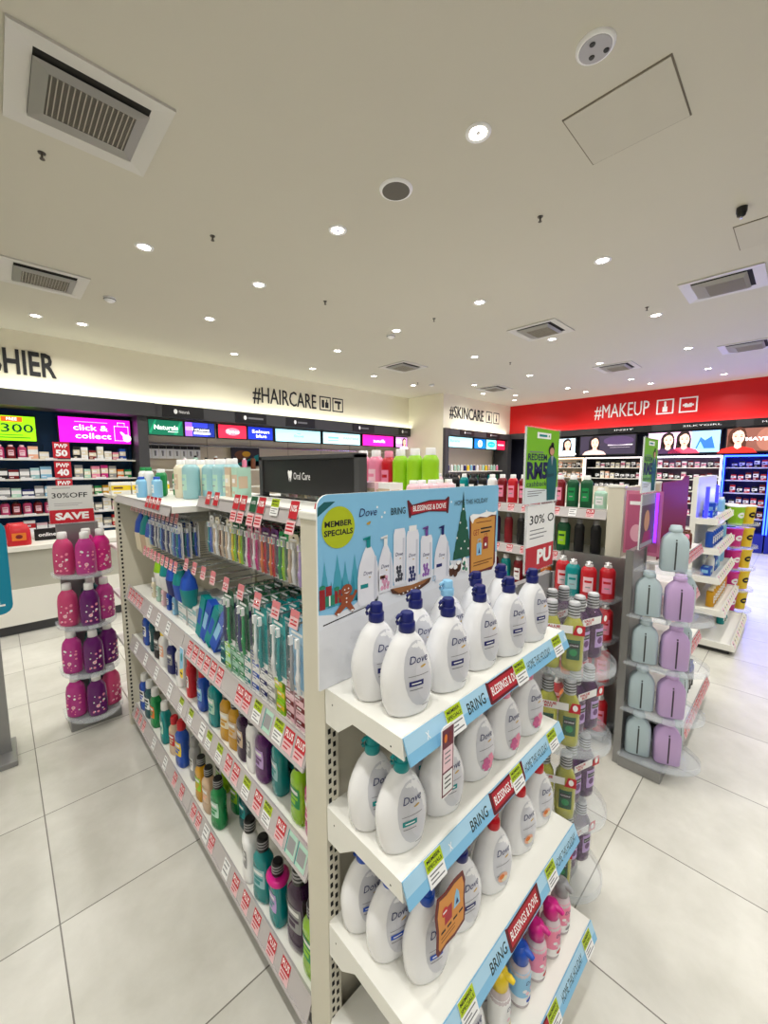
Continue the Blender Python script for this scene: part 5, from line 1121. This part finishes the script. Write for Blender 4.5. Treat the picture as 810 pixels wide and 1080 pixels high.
m = MB(); m.box((-.10, 2.90, .03), (-.05, 2.93, .80), GREY_METAL); child(m, 'post', r, (-.2, 2.91, 0)); m = MB(); m.box((-.28, 2.78, 0), (-.03, 3.05, .03), GREY_METAL); child(m, 'base', r, (-.2, 2.91, 0), .004)

# ================================================================ second gondola (beyond the aisle)
X2 = 2.58; X2R = 3.44; XC2 = 3.01
L2 = V3((XC2, 1.75, 0))
G2 = empty('gondola_shelving', L2, 'second white gondola of red and green bottles beyond the aisle', 'shelving unit')
m = MB(); m.box((XC2-.02, .79, .1), (XC2+.02, 2.75, 1.45), CREAM_METAL); child(m, 'back_panel', G2, L2)
m = MB(); m.box((X2+.03, .79, 0), (X2R-.03, 2.75, .085), DGREY); child(m, 'plinth', G2, L2)
for z in (.14, .45, .74, 1.035, 1.325):
    m = MB(); m.box((X2+.03, .79, z-.014), (XC2-.02, 2.75, z), WHITE_METAL); m.box((X2+.02, .79, z-.05), (X2+.034, 2.75, z-.001), WHITE_METAL); s = child(m, 'shelf', G2, L2)
    fr = left_rail(s, L2, X2, z-.055, z+.006, .79, 2.75)
    if z > .9:
        for k in range(18): left_tag(s, L2, fr, .06+.105*k, 'r' if k % 6 != 4 else 'w')
    m = MB(); m.box((XC2+.02, .79, z-.014), (X2R-.03, 2.75, z), WHITE_METAL); child(m, 'far_side_shelf', G2, L2)
E2 = empty('endcap_shelving', (XC2, .74, 0), 'white endcap of the second gondola with red-tagged shelves of black bottles', 'shelving unit'); LE = V3((XC2, .74, 0))
for xa in (X2, X2R-.04):
    m = MB(); m.box((xa, .70, 0), (xa+.04, .785, 1.462), CREAM_METAL); o = child(m, 'upright', E2, LE, .002); c = MB(); c.box((xa-.004, .697, 1.462), (xa+.044, .788, 1.48), WHITE_METAL); child(c, 'end_cap', o, LE, .003)
m = MB(); m.box((X2+.04, .725, .05), (X2R-.04, .755, 1.462), CREAM_METAL); child(m, 'back_panel', E2, LE)
for z, yf in ((.15, .335), (.46, .40), (.76, .43), (1.06, .43)):
    m = MB(); m.box((X2+.004, yf+.024, z-.014), (X2R-.004, .70, z), WHITE_METAL); m.box((X2+.004, yf+.02, z-.04), (X2R-.004, yf+.03, z-.001), WHITE_METAL); s = child(m, 'shelf', E2, LE)
    o = V3((X2, yf-.002, z-.050)); u = V3((1, 0, 0)); v = V3((0, .020, .056)).normalized(); n = u.cross(v); W = X2R-X2; h = .06
    r = MB(); r.prism([(0, 0), (W, 0), (W, h), (0, h)], o-n*.003, u, v, n*.003, RAILGREY); child(r, 'price_rail', s, LE)
    for k in range(11):
        t = MB(); p = o+u*(.03+.075*k)+n*.0006; t.prism([(0, 0), (.062, 0), (.062, .055), (0, .055)], p, u, v, n*.001, PW); red_tag(Pr(t, p+n*.001, u, v), .062, .055); child(t, 'price_tag', s, LE)
m = MB(); m.box((X2+.02, .38, 0), (X2R-.02, .70, .115), DGREY); child(m, 'plinth', E2, LE)
MAG = mat('magenta board', (128, 8, 62), .5)
m = MB(); xo, zo = 2.655, 1.0606
ol = [(0, 0), (.74, 0), (.74, .17), (.76, .185), (.766, .22), (.755, .25), (.74, .26), (.74, .44), (.71, .465), (.60, .465), (.53, .44), (0, .435)]
m.prism(ol, (xo, .535, zo), (1, 0, 0), (0, 0, 1), (0, .005, 0), MAG); props(m.build('header_board'), 'plain magenta cut-out board standing on the second gondola endcap', 'display board')
m = MB(); m.box((2.590, .515, 1.09), (2.596, .692, 1.45), mat('pink poster', (206, 120, 150), .5)); pr = Pr(m, (2.590, .692, 1.09), (0, -1, 0), (0, 0, 1)); 
pr.rect(.01, .02, .165, .34, mat('pink poster print', (184, 90, 128), .5), 1); pr.rect(.02, .28, .10, .30, INKW, 2); pr.ell(.06, .12, .03, .05, mat('pink poster pale', (230, 170, 190), .5), 2)
props(m.build('hanging_poster'), 'pink poster panel fixed beside the cream upright of the second gondola', 'poster')
SG = {}
def sg(c, cap, **k):
    key = (c, cap, tuple(sorted(k.items())))
    if key not in SG: SG[key] = tallb(c, cap, **k)
    return SG[key]
G = 'bottles on the top shelf of the second gondola'
cs = ['mint', 'dark green', 'dark green', 'dark red', 'dark red', 'red', 'dark red', 'red', 'dark red', 'white', 'black', 'black', 'teal', 'black', 'black', 'pale pink', 'beige', 'pale pink', 'pink', 'white', 'pale pink']
for k, c in enumerate(cs):
    y = .845+.083*k
    put('body_wash_bottle', sg(c, 'white' if c not in ('black',) else 'black', h=.205 if k else .13, r=.036, lab='pink' if 'red' in c else 'green' if 'green' in c else 'white'), (2.645, y, 1.325), RZL, '%s bottle on the second gondola top shelf, %s from the near end' % (c, ORD[k]), 'bottle', G)
G = 'bottles on the upper middle shelf of the second gondola'
cs = ['black', 'black', 'dark green', 'green', 'black', 'black', 'dark red', 'dark purple', 'dark red', 'teal', 'dark red', 'black', 'dark red', 'aqua', 'dark purple']
for k, c in enumerate(cs):
    y = .86+.098*k
    put('body_wash_bottle', sg(c, 'white' if 'green' in c else 'grey', h=.22, r=.040 if 'green' in c else .030, lab='lime' if 'green' in c else None), (2.645, y, 1.035), RZL, '%s bottle on the second gondola upper middle shelf, %s from the near end' % (c, ORD[k]), 'bottle', G)
G = 'bottles on the lower shelves of the second gondola'
for zi, z in enumerate((.74, .45, .14)):
    for k in range(12):
        c = ['dark red', 'red', 'red', 'orange', 'red', 'dark red', 'teal', 'dark red', 'red', 'white', 'red', 'dark red'][(k+zi*2) % 12]
        put('body_wash_bottle', sg(c, 'white', h=.21, r=.036, lab='white'), (2.645, .86+.10*k, z), RZL, '%s bottle on the second gondola, %s shelf below the middle, %s from near end' % (c, ORD[zi], ORD[k]), 'bottle', G)
# pump shower creams on a narrow stand in the aisle
side_stand((2.555, .84, 0), .36, .25, (.06, .36, .60, .835), 1.06, 'grey narrow stand of red and teal pump bottles beside the second gondola').rotation_euler = (0, 0, -PI/2)
G = 'pump bottles on the narrow aisle stand'
for k, z in enumerate((.835, .60, .36, .06)):
    for j, (dx, dy, c, lb) in enumerate([(-.125, -.12, 'red', 'pale pink'), (-.045, -.175, 'teal', 'aqua'), (.042, -.178, 'red', 'pale pink'), (.125, -.13, 'red', 'pink')]):
        a = -PI/2; x = 2.555+dx*math.cos(a)-dy*math.sin(a); y = .84+dx*math.sin(a)+dy*math.cos(a)
        if k and c == 'teal': c = 'orange'
        put('shower_cream_bottle', sg(c, 'white', h=.215, r=.041, lab=lb, pump=True), (x, y, z), -1.3, '%s pump bottle on the narrow aisle stand, %s from left, %s tier down' % (c, ORD[j], ORD[k]), 'bottle', G)
# black bottles on the second endcap
G = 'bottles on the second gondola endcap'
for z, yy in ((.15, .42), (.46, .47)):
    for k in range(9):
        put('hair_tonic_bottle', sg('black', 'black', h=.17, r=.026, lab='grey'), (2.655+.07*k, yy, z), 0, 'black bottle on the %s red-tagged endcap shelf, %s from the left' % ('lowest' if z < .3 else 'second lowest', ORD[k]), 'bottle', G)
for z, yy in ((.76, .49), (1.06, .489)):
    for k in range(7):
        c = ['pale pink', 'pink', 'black', 'dark red', 'pale pink', 'pink', 'brown'][k]
        put('lotion_bottle', sg(c, 'brown' if z > 1 else 'white', h=.12, r=.03, lab='dark red'), (2.66+.088*k, yy, z), 0, '%s bottle on the %s endcap shelf under the magenta board, %s from left' % (c, 'top' if z > 1 else 'upper middle', ORD[k]), 'bottle', G)

# ================================================================ white tiered gondola at right
X3, X3R = 4.34, 5.42; L3 = V3((4.88, .62, 0))
G3 = empty('tiered_shelving', L3, 'white stepped shelving unit of blue and amber skincare at right', 'shelving unit')
m = MB(); m.box((X3+.02, .62, .05), (X3R-.02, .66, 1.50), WHITE_METAL); child(m, 'back_panel', G3, L3)
T3 = [(.085, .285), (.36, .37), (.635, .42), (.885, .44), (1.14, .465)]
for z, yf in T3:
    m = MB(); m.box((X3, yf+.02, z-.03), (X3R, .62, z-.002), WHITE_METAL); m.box((X3-.006, yf, z-.045), (X3+.012, .62, z+.008), WHITE_METAL); m.box((X3R-.012, yf, z-.045), (X3R+.006, .62, z+.008), WHITE_METAL)
    s = child(m, 'shelf', G3, L3)
    r = MB(); o = V3((X3, yf-.004, z-.045)); u = V3((1, 0, 0)); v = V3((0, .03, .07)).normalized(); n = u.cross(v); W = X3R-X3
    r.prism([(0, 0), (W, 0), (W, .078), (0, .078)], o-n*.004, u, v, n*.004, WHITE_METAL)
    pr = Pr(r, o, u, v)
    for k in range(9): pr.rect(.05+.11*k, .012, .12+.11*k, .066, card('cream') if k % 3 else card('pale pink'), 1); pr.rect(.06+.11*k, .04, .10+.11*k, .05, INKG, 2)
    child(r, 'price_rail', s, L3)
m = MB(); m.box((X3+.03, .32, 0), (X3R-.03, .62, .05), DGREY); child(m, 'plinth', G3, L3)
G = 'skincare on the tiered unit'
for z, yy, its in [(1.14, .53, [('carton', 'blue', .11, .06), ('carton', 'blue', .15, .12)]), (.885, .50, [('b', 'blue')]*6), (.635, .50, [('carton', 'blue', .12, .07), ('b', 'white'), ('carton', 'blue', .15, .12), ('carton', 'light blue', .12, .10)]), (.36, .46, [('b', 'amber')]*7), (.085, .42, [('b', 'teal'), ('b', 'dark green'), ('b', 'teal')])]:
    x = X3+.16 if z > 1 else X3+.09 if z > .1 else X3+.55
    for k, it in enumerate(its):
        tier = {1.14: 'top', .885: 'second', .635: 'third', .36: 'fourth', .085: 'lowest'}[z]
        if it[0] == 'carton':
            put('skincare_box', carton(it[2], .07, it[3], it[1], 'light blue'), (x+it[2]/2, yy+.03, z), 0, '%s skincare carton on the %s tier of the white unit, %s from left' % (it[1], tier, ORD[k]), 'carton', G); x += it[2]+.03
        else:
            put('skincare_bottle', sg(it[1], 'white' if it[1] != 'amber' else 'cream', h=.16, r=.036, lab='white'), (x+.04, yy+.025, z), 0, '%s skincare bottle on the %s tier of the white unit, %s from left' % (it[1], tier, ORD[k]), 'bottle', G); x += .11
    if z > .1:
        for k in range(2): put('skincare_bottle', sg('orange' if z < .6 else 'light blue', 'white', h=.14, r=.03), (X3R-.09-.09*k, yy+.025, z), 0, '%s bottle at the right end of the %s tier, %s from the end' % ('orange' if z < .6 else 'light blue', tier, ORD[k]), 'bottle', G)
for k, (x, y) in enumerate([(4.42, .56), (4.98, .56)]):
    m = MB(); m.loft([(0, .055, .012), (.14, .050, .012), (.27, .055, .012), (.275, .05, .010)], emitm('indigo acrylic light', (50, 50, 250), 2.2), 20, 3); q = MB(); q.box((-.065, -.02, -.0), (.065, .02, .006), WHITE)
    b_ = put('led_tower', [('lit_panel', m.mesh('lit_panel'), -1), ('foot', q.mesh('foot'), -1)], (x, y, 1.1385), 0, 'glowing indigo upright panel on the top tier of the white unit, %s one' % ('left' if k == 0 else 'right'), 'light', 'indigo light panels')
# tub stand on its right
side_stand((5.66, .64, 0), .40, .36, (.06, .285, .515, .745, .985), 1.30, 'grey side stand of yellow, pink and green tubs at far right')
for k, z in enumerate((.985, .745, .515, .285, .06)):
    for j, (x, y, c) in enumerate([(5.575, .46, 'magenta' if k else 'lime'), (5.715, .385, 'yellow'), (5.780, .535, 'green')]):
        m = MB(); m.loft([(0, .058, .058), (.005, .060, .060), (.175, .074, .074), (.18, .076, .076), (.19, .076, .076)], pm(c), 24); l = MB(); B_ = Bot([(0, .058, .058), (.005, .06, .06), (.175, .074, .074), (.19, .076, .076)], 2., 1); B_.patch(l, 0, .10, .035, .03, card('black') if c == 'yellow' else card('white'), .001); B_.patch(l, 0, .10, .02, .006, card(c), .0016)
        q = MB(); q.loft([(.186, .079, .079), (.198, .079, .079), (.200, .074, .074)], pm('white') if k == 0 else pm(c), 24)
        put('product_tub', [('tub_body', m.mesh('tub_body'), -1), ('front_label', l.mesh('front_label'), 0), ('lid', q.mesh('lid'), -1)], (x, y, z), -.7, '%s tub on the far right stand, %s column, %s tier from the top' % (c, ('left', 'middle', 'back right')[j], ORD[k]), 'tub', 'tubs on the far right stand')

# ================================================================ cashier counter and back shelves
CT = mat('counter white', (226, 224, 214), .4); CG = mat('counter grey', (176, 174, 160), .45)
LC = V3((-.5, 5.3, 0)); r = empty('cashier_counter', LC, 'white and grey cashier counter below the CASHIER lettering', 'counter')
m = MB(); m.box((-3, 5.0, .80), (1.45, 5.62, .845), CT); child(m, 'counter_top', r, LC, .004)
m = MB(); m.box((-3, 5.04, .44), (1.43, 5.58, .80), CG); child(m, 'upper_panel', r, LC)
m = MB(); m.box((-3, 5.03, .10), (1.44, 5.58, .44), CT); child(m, 'lower_panel', r, LC)
m = MB(); m.box((-3, 5.08, 0), (1.42, 5.56, .10), DGREY); child(m, 'toe_kick', r, LC)
ZC = .845
def bagmesh():
    m = MB(); m.loft([(0, .085, .05), (.02, .09, .055), (.14, .085, .05), (.18, .07, .03), (.20, .06, .012)], pm('red'), 24, 3.5); l = MB(); l.prism([(-.05, .05), (.05, .05), (.05, .12), (-.05, .12)], (0, -.056, 0), (1, 0, 0), (0, 0, 1), (0, .001, 0), card('orange')); Pr(l, (0, -.056, .085), (1, 0, 0), (0, 0, 1)).ell(0, 0, .025, .02, card('dark red'), 1)
    return [('bag_body', m.mesh('bag_body'), -1), ('printed_panel', l.mesh('printed_panel'), 0)]
RB = bagmesh()
put('snack_bag', RB, (.115, 5.12, ZC), 0, 'red snack bag standing on the counter edge', 'bag', 'red bags on the counter'); put('snack_bag', RB, (.10, 5.27, ZC), .2, 'red snack bag right behind the front one on the counter', 'bag', 'red bags on the counter')
m = MB(); m.box((0, 0, 0), (.20, .03, .115), pm('black')); pr = Pr(m, (0, 0, 0), (1, 0, 0), (0, 0, 1)); pr.text('online', .03, .04, .035, INKW, w=.14, L=1, bold=.02)
put('counter_sign', [('sign_block', m.mesh('sign_block'), -1)], (.235, 5.30, ZC), 0, 'small black sign reading online on the counter', 'sign')
put('gift_box', carton(.10, .1, .11, 'blue', 'navy'), (.50, 5.32, ZC), 0, 'blue box beside the online sign on the counter', 'box')
m = MB(); m.loft([(0, .10, .05), (.03, .11, .055), (.06, .09, .045), (.075, .04, .02)], pm('green'), 20); put('gift_pouch', [('pouch', m.mesh('pouch'), -1)], (.66, 5.30, ZC), 0, 'green pouch on the counter behind the shower gel sign', 'pouch')
m = MB(); m.loft([(0, .12, .06), (.05, .13, .065), (.07, .10, .05)], pm('white'), 20, 3); m.box((-.06, -.05, .07), (.06, .02, .10), pm('grey')); put('card_terminal', [('terminal', m.mesh('terminal'), -1)], (.33, 5.48, ZC), 0, 'white rounded device at the back of the counter', 'device')
# back shelves
LS = V3((-.2, 6.95, 0)); r = empty('wall_shelving', LS, 'white cashier wall shelves against the deep blue panel', 'shelving unit')
for x in (-2.5, .50, 1.48):
    m = MB(); m.box((x-.012, 7.06, .3), (x+.012, 7.098, 1.88), BLUEP); child(m, 'standard', r, LS)
ZS = (.75, .98, 1.205, 1.435, 1.69)
for z in ZS:
    m = MB(); m.box((-2.6, 6.80, z-.022), (1.495, 7.06, z), CT); s = child(m, 'shelf', r, LS)
    for k in range(7): 
        t = MB(); t.box((-.3+.26*k, 6.794, z-.018), (-.18+.26*k, 6.799, z+.016), PW); child(t, 'price_ticket', s, LS)
for k, (z, t) in enumerate([(1.70, '50'), (1.448, '40'), (1.215, '30')]):
    m = MB(); m.box((.56, 6.785, z), (.735, 6.791, z+.21), TAGRED); pr = Pr(m, (.56, 6.785, z), (1, 0, 0), (0, 0, 1)); pr.text('PWP', .0875, .135, .05, INKW, w=.135, L=1, al='c', bold=.03); pr.text(t, .0875, .03, .075, INKW, w=.125, L=1, al='c', bold=.05)
    props(m.build('shelf_sign'), 'red PWP %s sign on the cashier wall, %s of three' % (t, ('topmost', 'middle', 'lowest')[k]), 'sign')
G = 'stock on the cashier wall shelves'
rr = random.Random(4)
rows = {1.69: ['rb']*4+['peach', 'cream'], 1.435: ['brown', 'black', 'dark red', 'grey', 'aqua', 'light blue'], 1.205: ['dark red', 'grey', 'mint', 'navy', 'grey', 'light blue'], .98: ['rb']*6, .75: ['red', 'red', 'white', 'white', 'pale pink', 'dark red']}
rows2 = {1.69: ['black', 'white', 'dark red', 'white', 'white', 'pink', 'blue'], 1.435: ['grey', 'mint', 'pink', 'magenta', 'grey', 'orange', 'green'], 1.205: ['dark green', 'brown', 'green', 'amber', 'cream', 'white', 'white'], .98: ['white', 'white', 'grey', 'white', 'pale pink', 'orange', 'white'], .75: ['white', 'pale pink', 'white', 'grey', 'red', 'white', 'white']}
for z in ZS:
    tn = {1.69: 'top', 1.435: 'second', 1.205: 'third', .98: 'fourth', .75: 'lowest'}[z]
    x = -.10
    for k, c in enumerate(rows[z]):
        if c == 'rb':
            put('shelf_bottle', sg('rose' if k % 2 else 'dark red', 'black' if z < 1 else 'pale pink', h=.17, r=.045, lab='pale pink'), (x+.05, 6.90, z), 0, 'round reddish bottle on the %s cashier shelf, %s from the left edge' % (tn, ORD[k]), 'bottle', G); x += .105
        else:
            w_ = .085+rr.random()*.03; put('shelf_carton', carton(w_, .08, .09+rr.random()*.07, c, 'white' if c != 'white' else 'red'), (x+w_/2, 6.90, z), 0, '%s carton on the %s cashier shelf, %s from the left edge' % (c, tn, ORD[k]), 'carton', G); x += w_+.012
    x = .78
    for k, c in enumerate(rows2[z]):
        w_ = .07+rr.random()*.025; hh = .10+rr.random()*.08 if (z, k) != (1.69, 0) else .17
        put('shelf_carton', carton(w_, .08, hh, c, 'cream' if c != 'cream' else 'brown'), (x+w_/2, 6.90, z), 0, '%s carton on the %s cashier shelf, %s right of the red signs' % (c, tn, ORD[k]), 'carton', G); x += w_+.014

# ================================================================ haircare and skincare wall shelves
LH = V3((4.4, 6.95, 0)); r = empty('wall_shelving', LH, 'haircare wall shelves below the light boxes', 'shelving unit')
for z in (.5, .9, 1.25, 1.55):
    m = MB(); m.box((1.66, 6.75, z-.02), (7.18, 7.098, z), CT); child(m, 'shelf', r, LH)
m = MB(); m.box((1.66, 7.06, 1.93), (7.18, 7.075, 1.95), CHROME); child(m, 'hanging_bar', r, LH)
for k in range(7):
    m = MB(); m.box((2.64+.78*k-.004, 7.092, 1.6), (2.64+.78*k+.004, 7.0995, 2.3), mat('panel joint', (170, 158, 138), .7)); child(m, 'panel_joint', r, LH)
G = 'hanging hair accessory cards'
m = MB(); m.box((-.05, -.004, -.20), (.05, 0, 0), PW); m.box((-.05, -.006, -.05), (.05, -.004, 0), BLACK); m.loft([(-.16, .012, .008), (-.08, .016, .008)], pm('grey'), 10, c=(0, -.012, 0))
HC = [('card', m.mesh('card'), -1)]
for k in range(8): put('hanging_accessory_card', HC, (1.72+.105*k, 7.05, 1.92), 0, 'white card with black header on the haircare bar, %s from the left' % ORD[k], 'accessory card', G)
m = MB(); m.box((3.02, 7.02, 1.60), (3.55, 7.04, 1.93), mat('dark poster', (40, 34, 44), .5)); pr = Pr(m, (3.02, 7.02, 1.60), (1, 0, 0), (0, 0, 1)); pr.poly([(.02, .02), (.51, .02), (.51, .22), (.3, .12)], card('teal'), 1); pr.ell(.2, .2, .14, .08, card('brown'), 2); pr.ell(.28, .22, .08, .05, card('amber'), 3); pr.rect(.3, .02, .51, .1, card('blue'), 1)
props(m.build('hanging_poster'), 'dark poster with brown hair and teal corner on the haircare wall', 'poster')
rr = random.Random(8); G = 'bottles on the haircare wall shelf'
for k in range(30):
    c = ['white', 'pink', 'brown', 'pale pink', 'black', 'mint', 'cream', 'dark red', 'lavender', 'teal'][rr.randrange(10)]
    put('hair_product_bottle', sg(c, 'black' if k % 3 else 'white', h=.22 if k % 2 else .19, r=.042), (2.2+.165*k, 6.88, 1.55), 0, '%s hair product bottle on the far haircare shelf, %s from the left' % (c, ORD[k]), 'bottle', G)
LK = V3((8.6, 5.8, 0)); r = empty('wall_shelving', LK, 'skincare wall shelves in the alcove with small items', 'shelving unit')
for z in (.5, .85, 1.18, 1.50):
    m = MB(); m.box((7.34, 5.66, z-.025), (9.89, 5.998, z), CT); child(m, 'shelf', r, LK)
rr = random.Random(9)
for z in (1.50, 1.18, .85):
    for k in range(18):
        c = (['white', 'light blue', 'mint', 'pink', 'white', 'navy', 'beige', 'yellow'] if z > 1.4 else ['black', 'black', 'dark green', 'black', 'cream', 'teal'])[rr.randrange(6 if z < 1.4 else 8)]
        put('skincare_bottle', sg(c, 'white' if z > 1.4 else 'black', h=.15 if z > 1.4 else .24, r=.035 if z > 1.4 else .045), (7.48+.135*k, 5.76, z), 0, '%s bottle on the %s alcove shelf under SKINCARE, %s from the left' % (c, {1.5: 'top', 1.18: 'second', .85: 'third'}[z], ORD[k]), 'bottle', 'bottles on the skincare wall')

# ================================================================ makeup wall units
LED_B = emitm('blue led', (30, 60, 255), 14); LED_W = emitm('white led', (235, 235, 255), 6)
NAVP = mat('royal blue panel', (20, 34, 150), .4)
def makeup_unit(ya, yb, led, back, label, side):
    loc = V3((10.25, (ya+yb)/2, 0)); r = empty('makeup_display', loc, label, 'display unit'); W = yb-ya
    m = MB(); m.box((10.46, ya, 0), (10.498, yb, 1.80), back); child(m, 'back_panel', r, loc)
    for y in (ya, yb-.03):
        m = MB(); m.box((10.06, y, 0), (10.46, y+.03, 1.80), side); child(m, 'side_panel', r, loc)
    m = MB(); m.box((10.06, ya+.03, 0), (10.46, yb-.03, .35), side); child(m, 'base_cabinet', r, loc)
    for z in (.62, .86, 1.10, 1.34, 1.58):
        m = MB(); m.box((10.14, ya+.03, z-.018), (10.46, yb-.03, z), CT if back is not NAVP else mat('pale blue shelf', (196, 200, 236), .4)); child(m, 'shelf', r, loc)
    m = MB(); m.box((10.04, ya, 1.78), (10.06, yb, 1.81), led); m.box((10.042, ya, .35), (10.058, ya+.022, 1.78), led); m.box((10.042, yb-.022, .35), (10.058, yb, 1.78), led); child(m, 'led_trim', r, loc)
    return r
units = [(3.62, 4.98, 'tan', 'makeup display left of the pair of signs, tan back', PANEL, CT, emitm('warm led', (255, 220, 190), 2)), (2.44, 3.60, 'black', 'black makeup display under the dark light box', BLACK, BLACK, emitm('dim led', (230, 220, 220), 1.5)), (1.10, 2.42, 'white', 'white-framed makeup display under the pink light box', mat('mauve panel', (120, 96, 130), .5), CT, LED_W), (.42, 1.08, 'blue', 'blue-lit makeup display under the MAYBELLINE light box', NAVP, NAVP, LED_B), (-.40, .40, 'edge', 'blue-lit makeup display cut by the right edge', NAVP, NAVP, LED_B)]
rr = random.Random(5); tiern = {.62: 'lowest', .86: 'fourth', 1.10: 'third', 1.34: 'second', 1.58: 'top'}
for ya, yb, nm, lab, bk, sd, led in units:
    makeup_unit(ya, yb, led, bk, lab, sd)
    for z in tiern:
        n = int((yb-ya-.12)/.105)
        for k in range(n):
            y = ya+.09+.105*k
            c = {'tan': ['peach', 'beige', 'black', 'white'], 'black': ['white', 'peach', 'black', 'cream'], 'white': ['white', 'pink', 'dark red', 'black', 'pale pink'], 'blue': ['red', 'black', 'navy', 'dark red', 'light blue'], 'edge': ['magenta', 'red', 'white', 'navy', 'dark red']}[nm][rr.randrange(4)]
            put('makeup_box', carton(.075, .06, .09+rr.random()*.07, c, 'white' if c != 'white' else 'pink', 'black'), (10.24, y, z), -PI/2, '%s cosmetic box on %s shelf of the %s makeup unit, %s from its right' % (c, tiern[z], nm, ORD[k]), 'cosmetic', 'cosmetics on the makeup wall')
for y in (.15, .75): 
    L = D.lights.new('blue_led_glow', 'AREA'); L.shape = 'RECTANGLE'; L.size = .05; L.size_y = 1.3; L.energy = 26; L.color = (.12, .16, 1.)
    o = D.objects.new('blue_led_glow', L); COL.objects.link(o); o.location = (10.02, y, 1.1); o.rotation_euler = (0, PI/2, 0)
for (ax, ay, az, rot, sx, sy, e, c) in [(2.7, YB-.05, 2.505, (PI, 0, 0), 9.0, .04, 15, (1, 1, .86)), (8.7, 5.56, 2.455, (PI, 0, 0), 2.4, .04, 3.5, (1, .95, .85)), (10.06, 2.2, 2.475, (PI, 0, 0), .04, 6.0, 9, (1, .75, .72))]:
    L = D.lights.new('cove_light', 'AREA'); L.shape = 'RECTANGLE'; L.size = sx; L.size_y = sy; L.energy = e; L.color = c
    o = D.objects.new('cove_light', L); COL.objects.link(o); o.location = (ax, ay, az); o.rotation_euler = rot

# ================================================================ camera, light, view
cam = D.cameras.new('camera'); co = D.objects.new('camera', cam); COL.objects.link(co)
cam.sensor_fit = 'HORIZONTAL'; cam.sensor_width = 36; cam.lens = 424/810*36; cam.clip_start = .02
co.location = (0, 0, 1.58); co.rotation_euler = (math.radians(90-6.33), 0, math.radians(-43.9))
S.camera = co
w = D.worlds.new('world'); S.world = w; w.use_nodes = True
w.node_tree.nodes['Background'].inputs[0].default_value = (1, .96, .9, 1); w.node_tree.nodes['Background'].inputs[1].default_value = .16
S.view_settings.view_transform = 'Standard'; S.view_settings.look = 'None'; S.view_settings.exposure = 0.; S.view_settings.gamma = 1; S.view_settings.use_curve_mapping = False
S.cycles.max_bounces = 8; S.cycles.diffuse_bounces = 4; S.cycles.glossy_bounces = 3; S.cycles.transmission_bounces = 6; S.cycles.transparent_max_bounces = 6
S.cycles.caustics_reflective = False; S.cycles.caustics_refractive = False; S.cycles.sample_clamp_indirect = 4; S.cycles.use_denoising = True
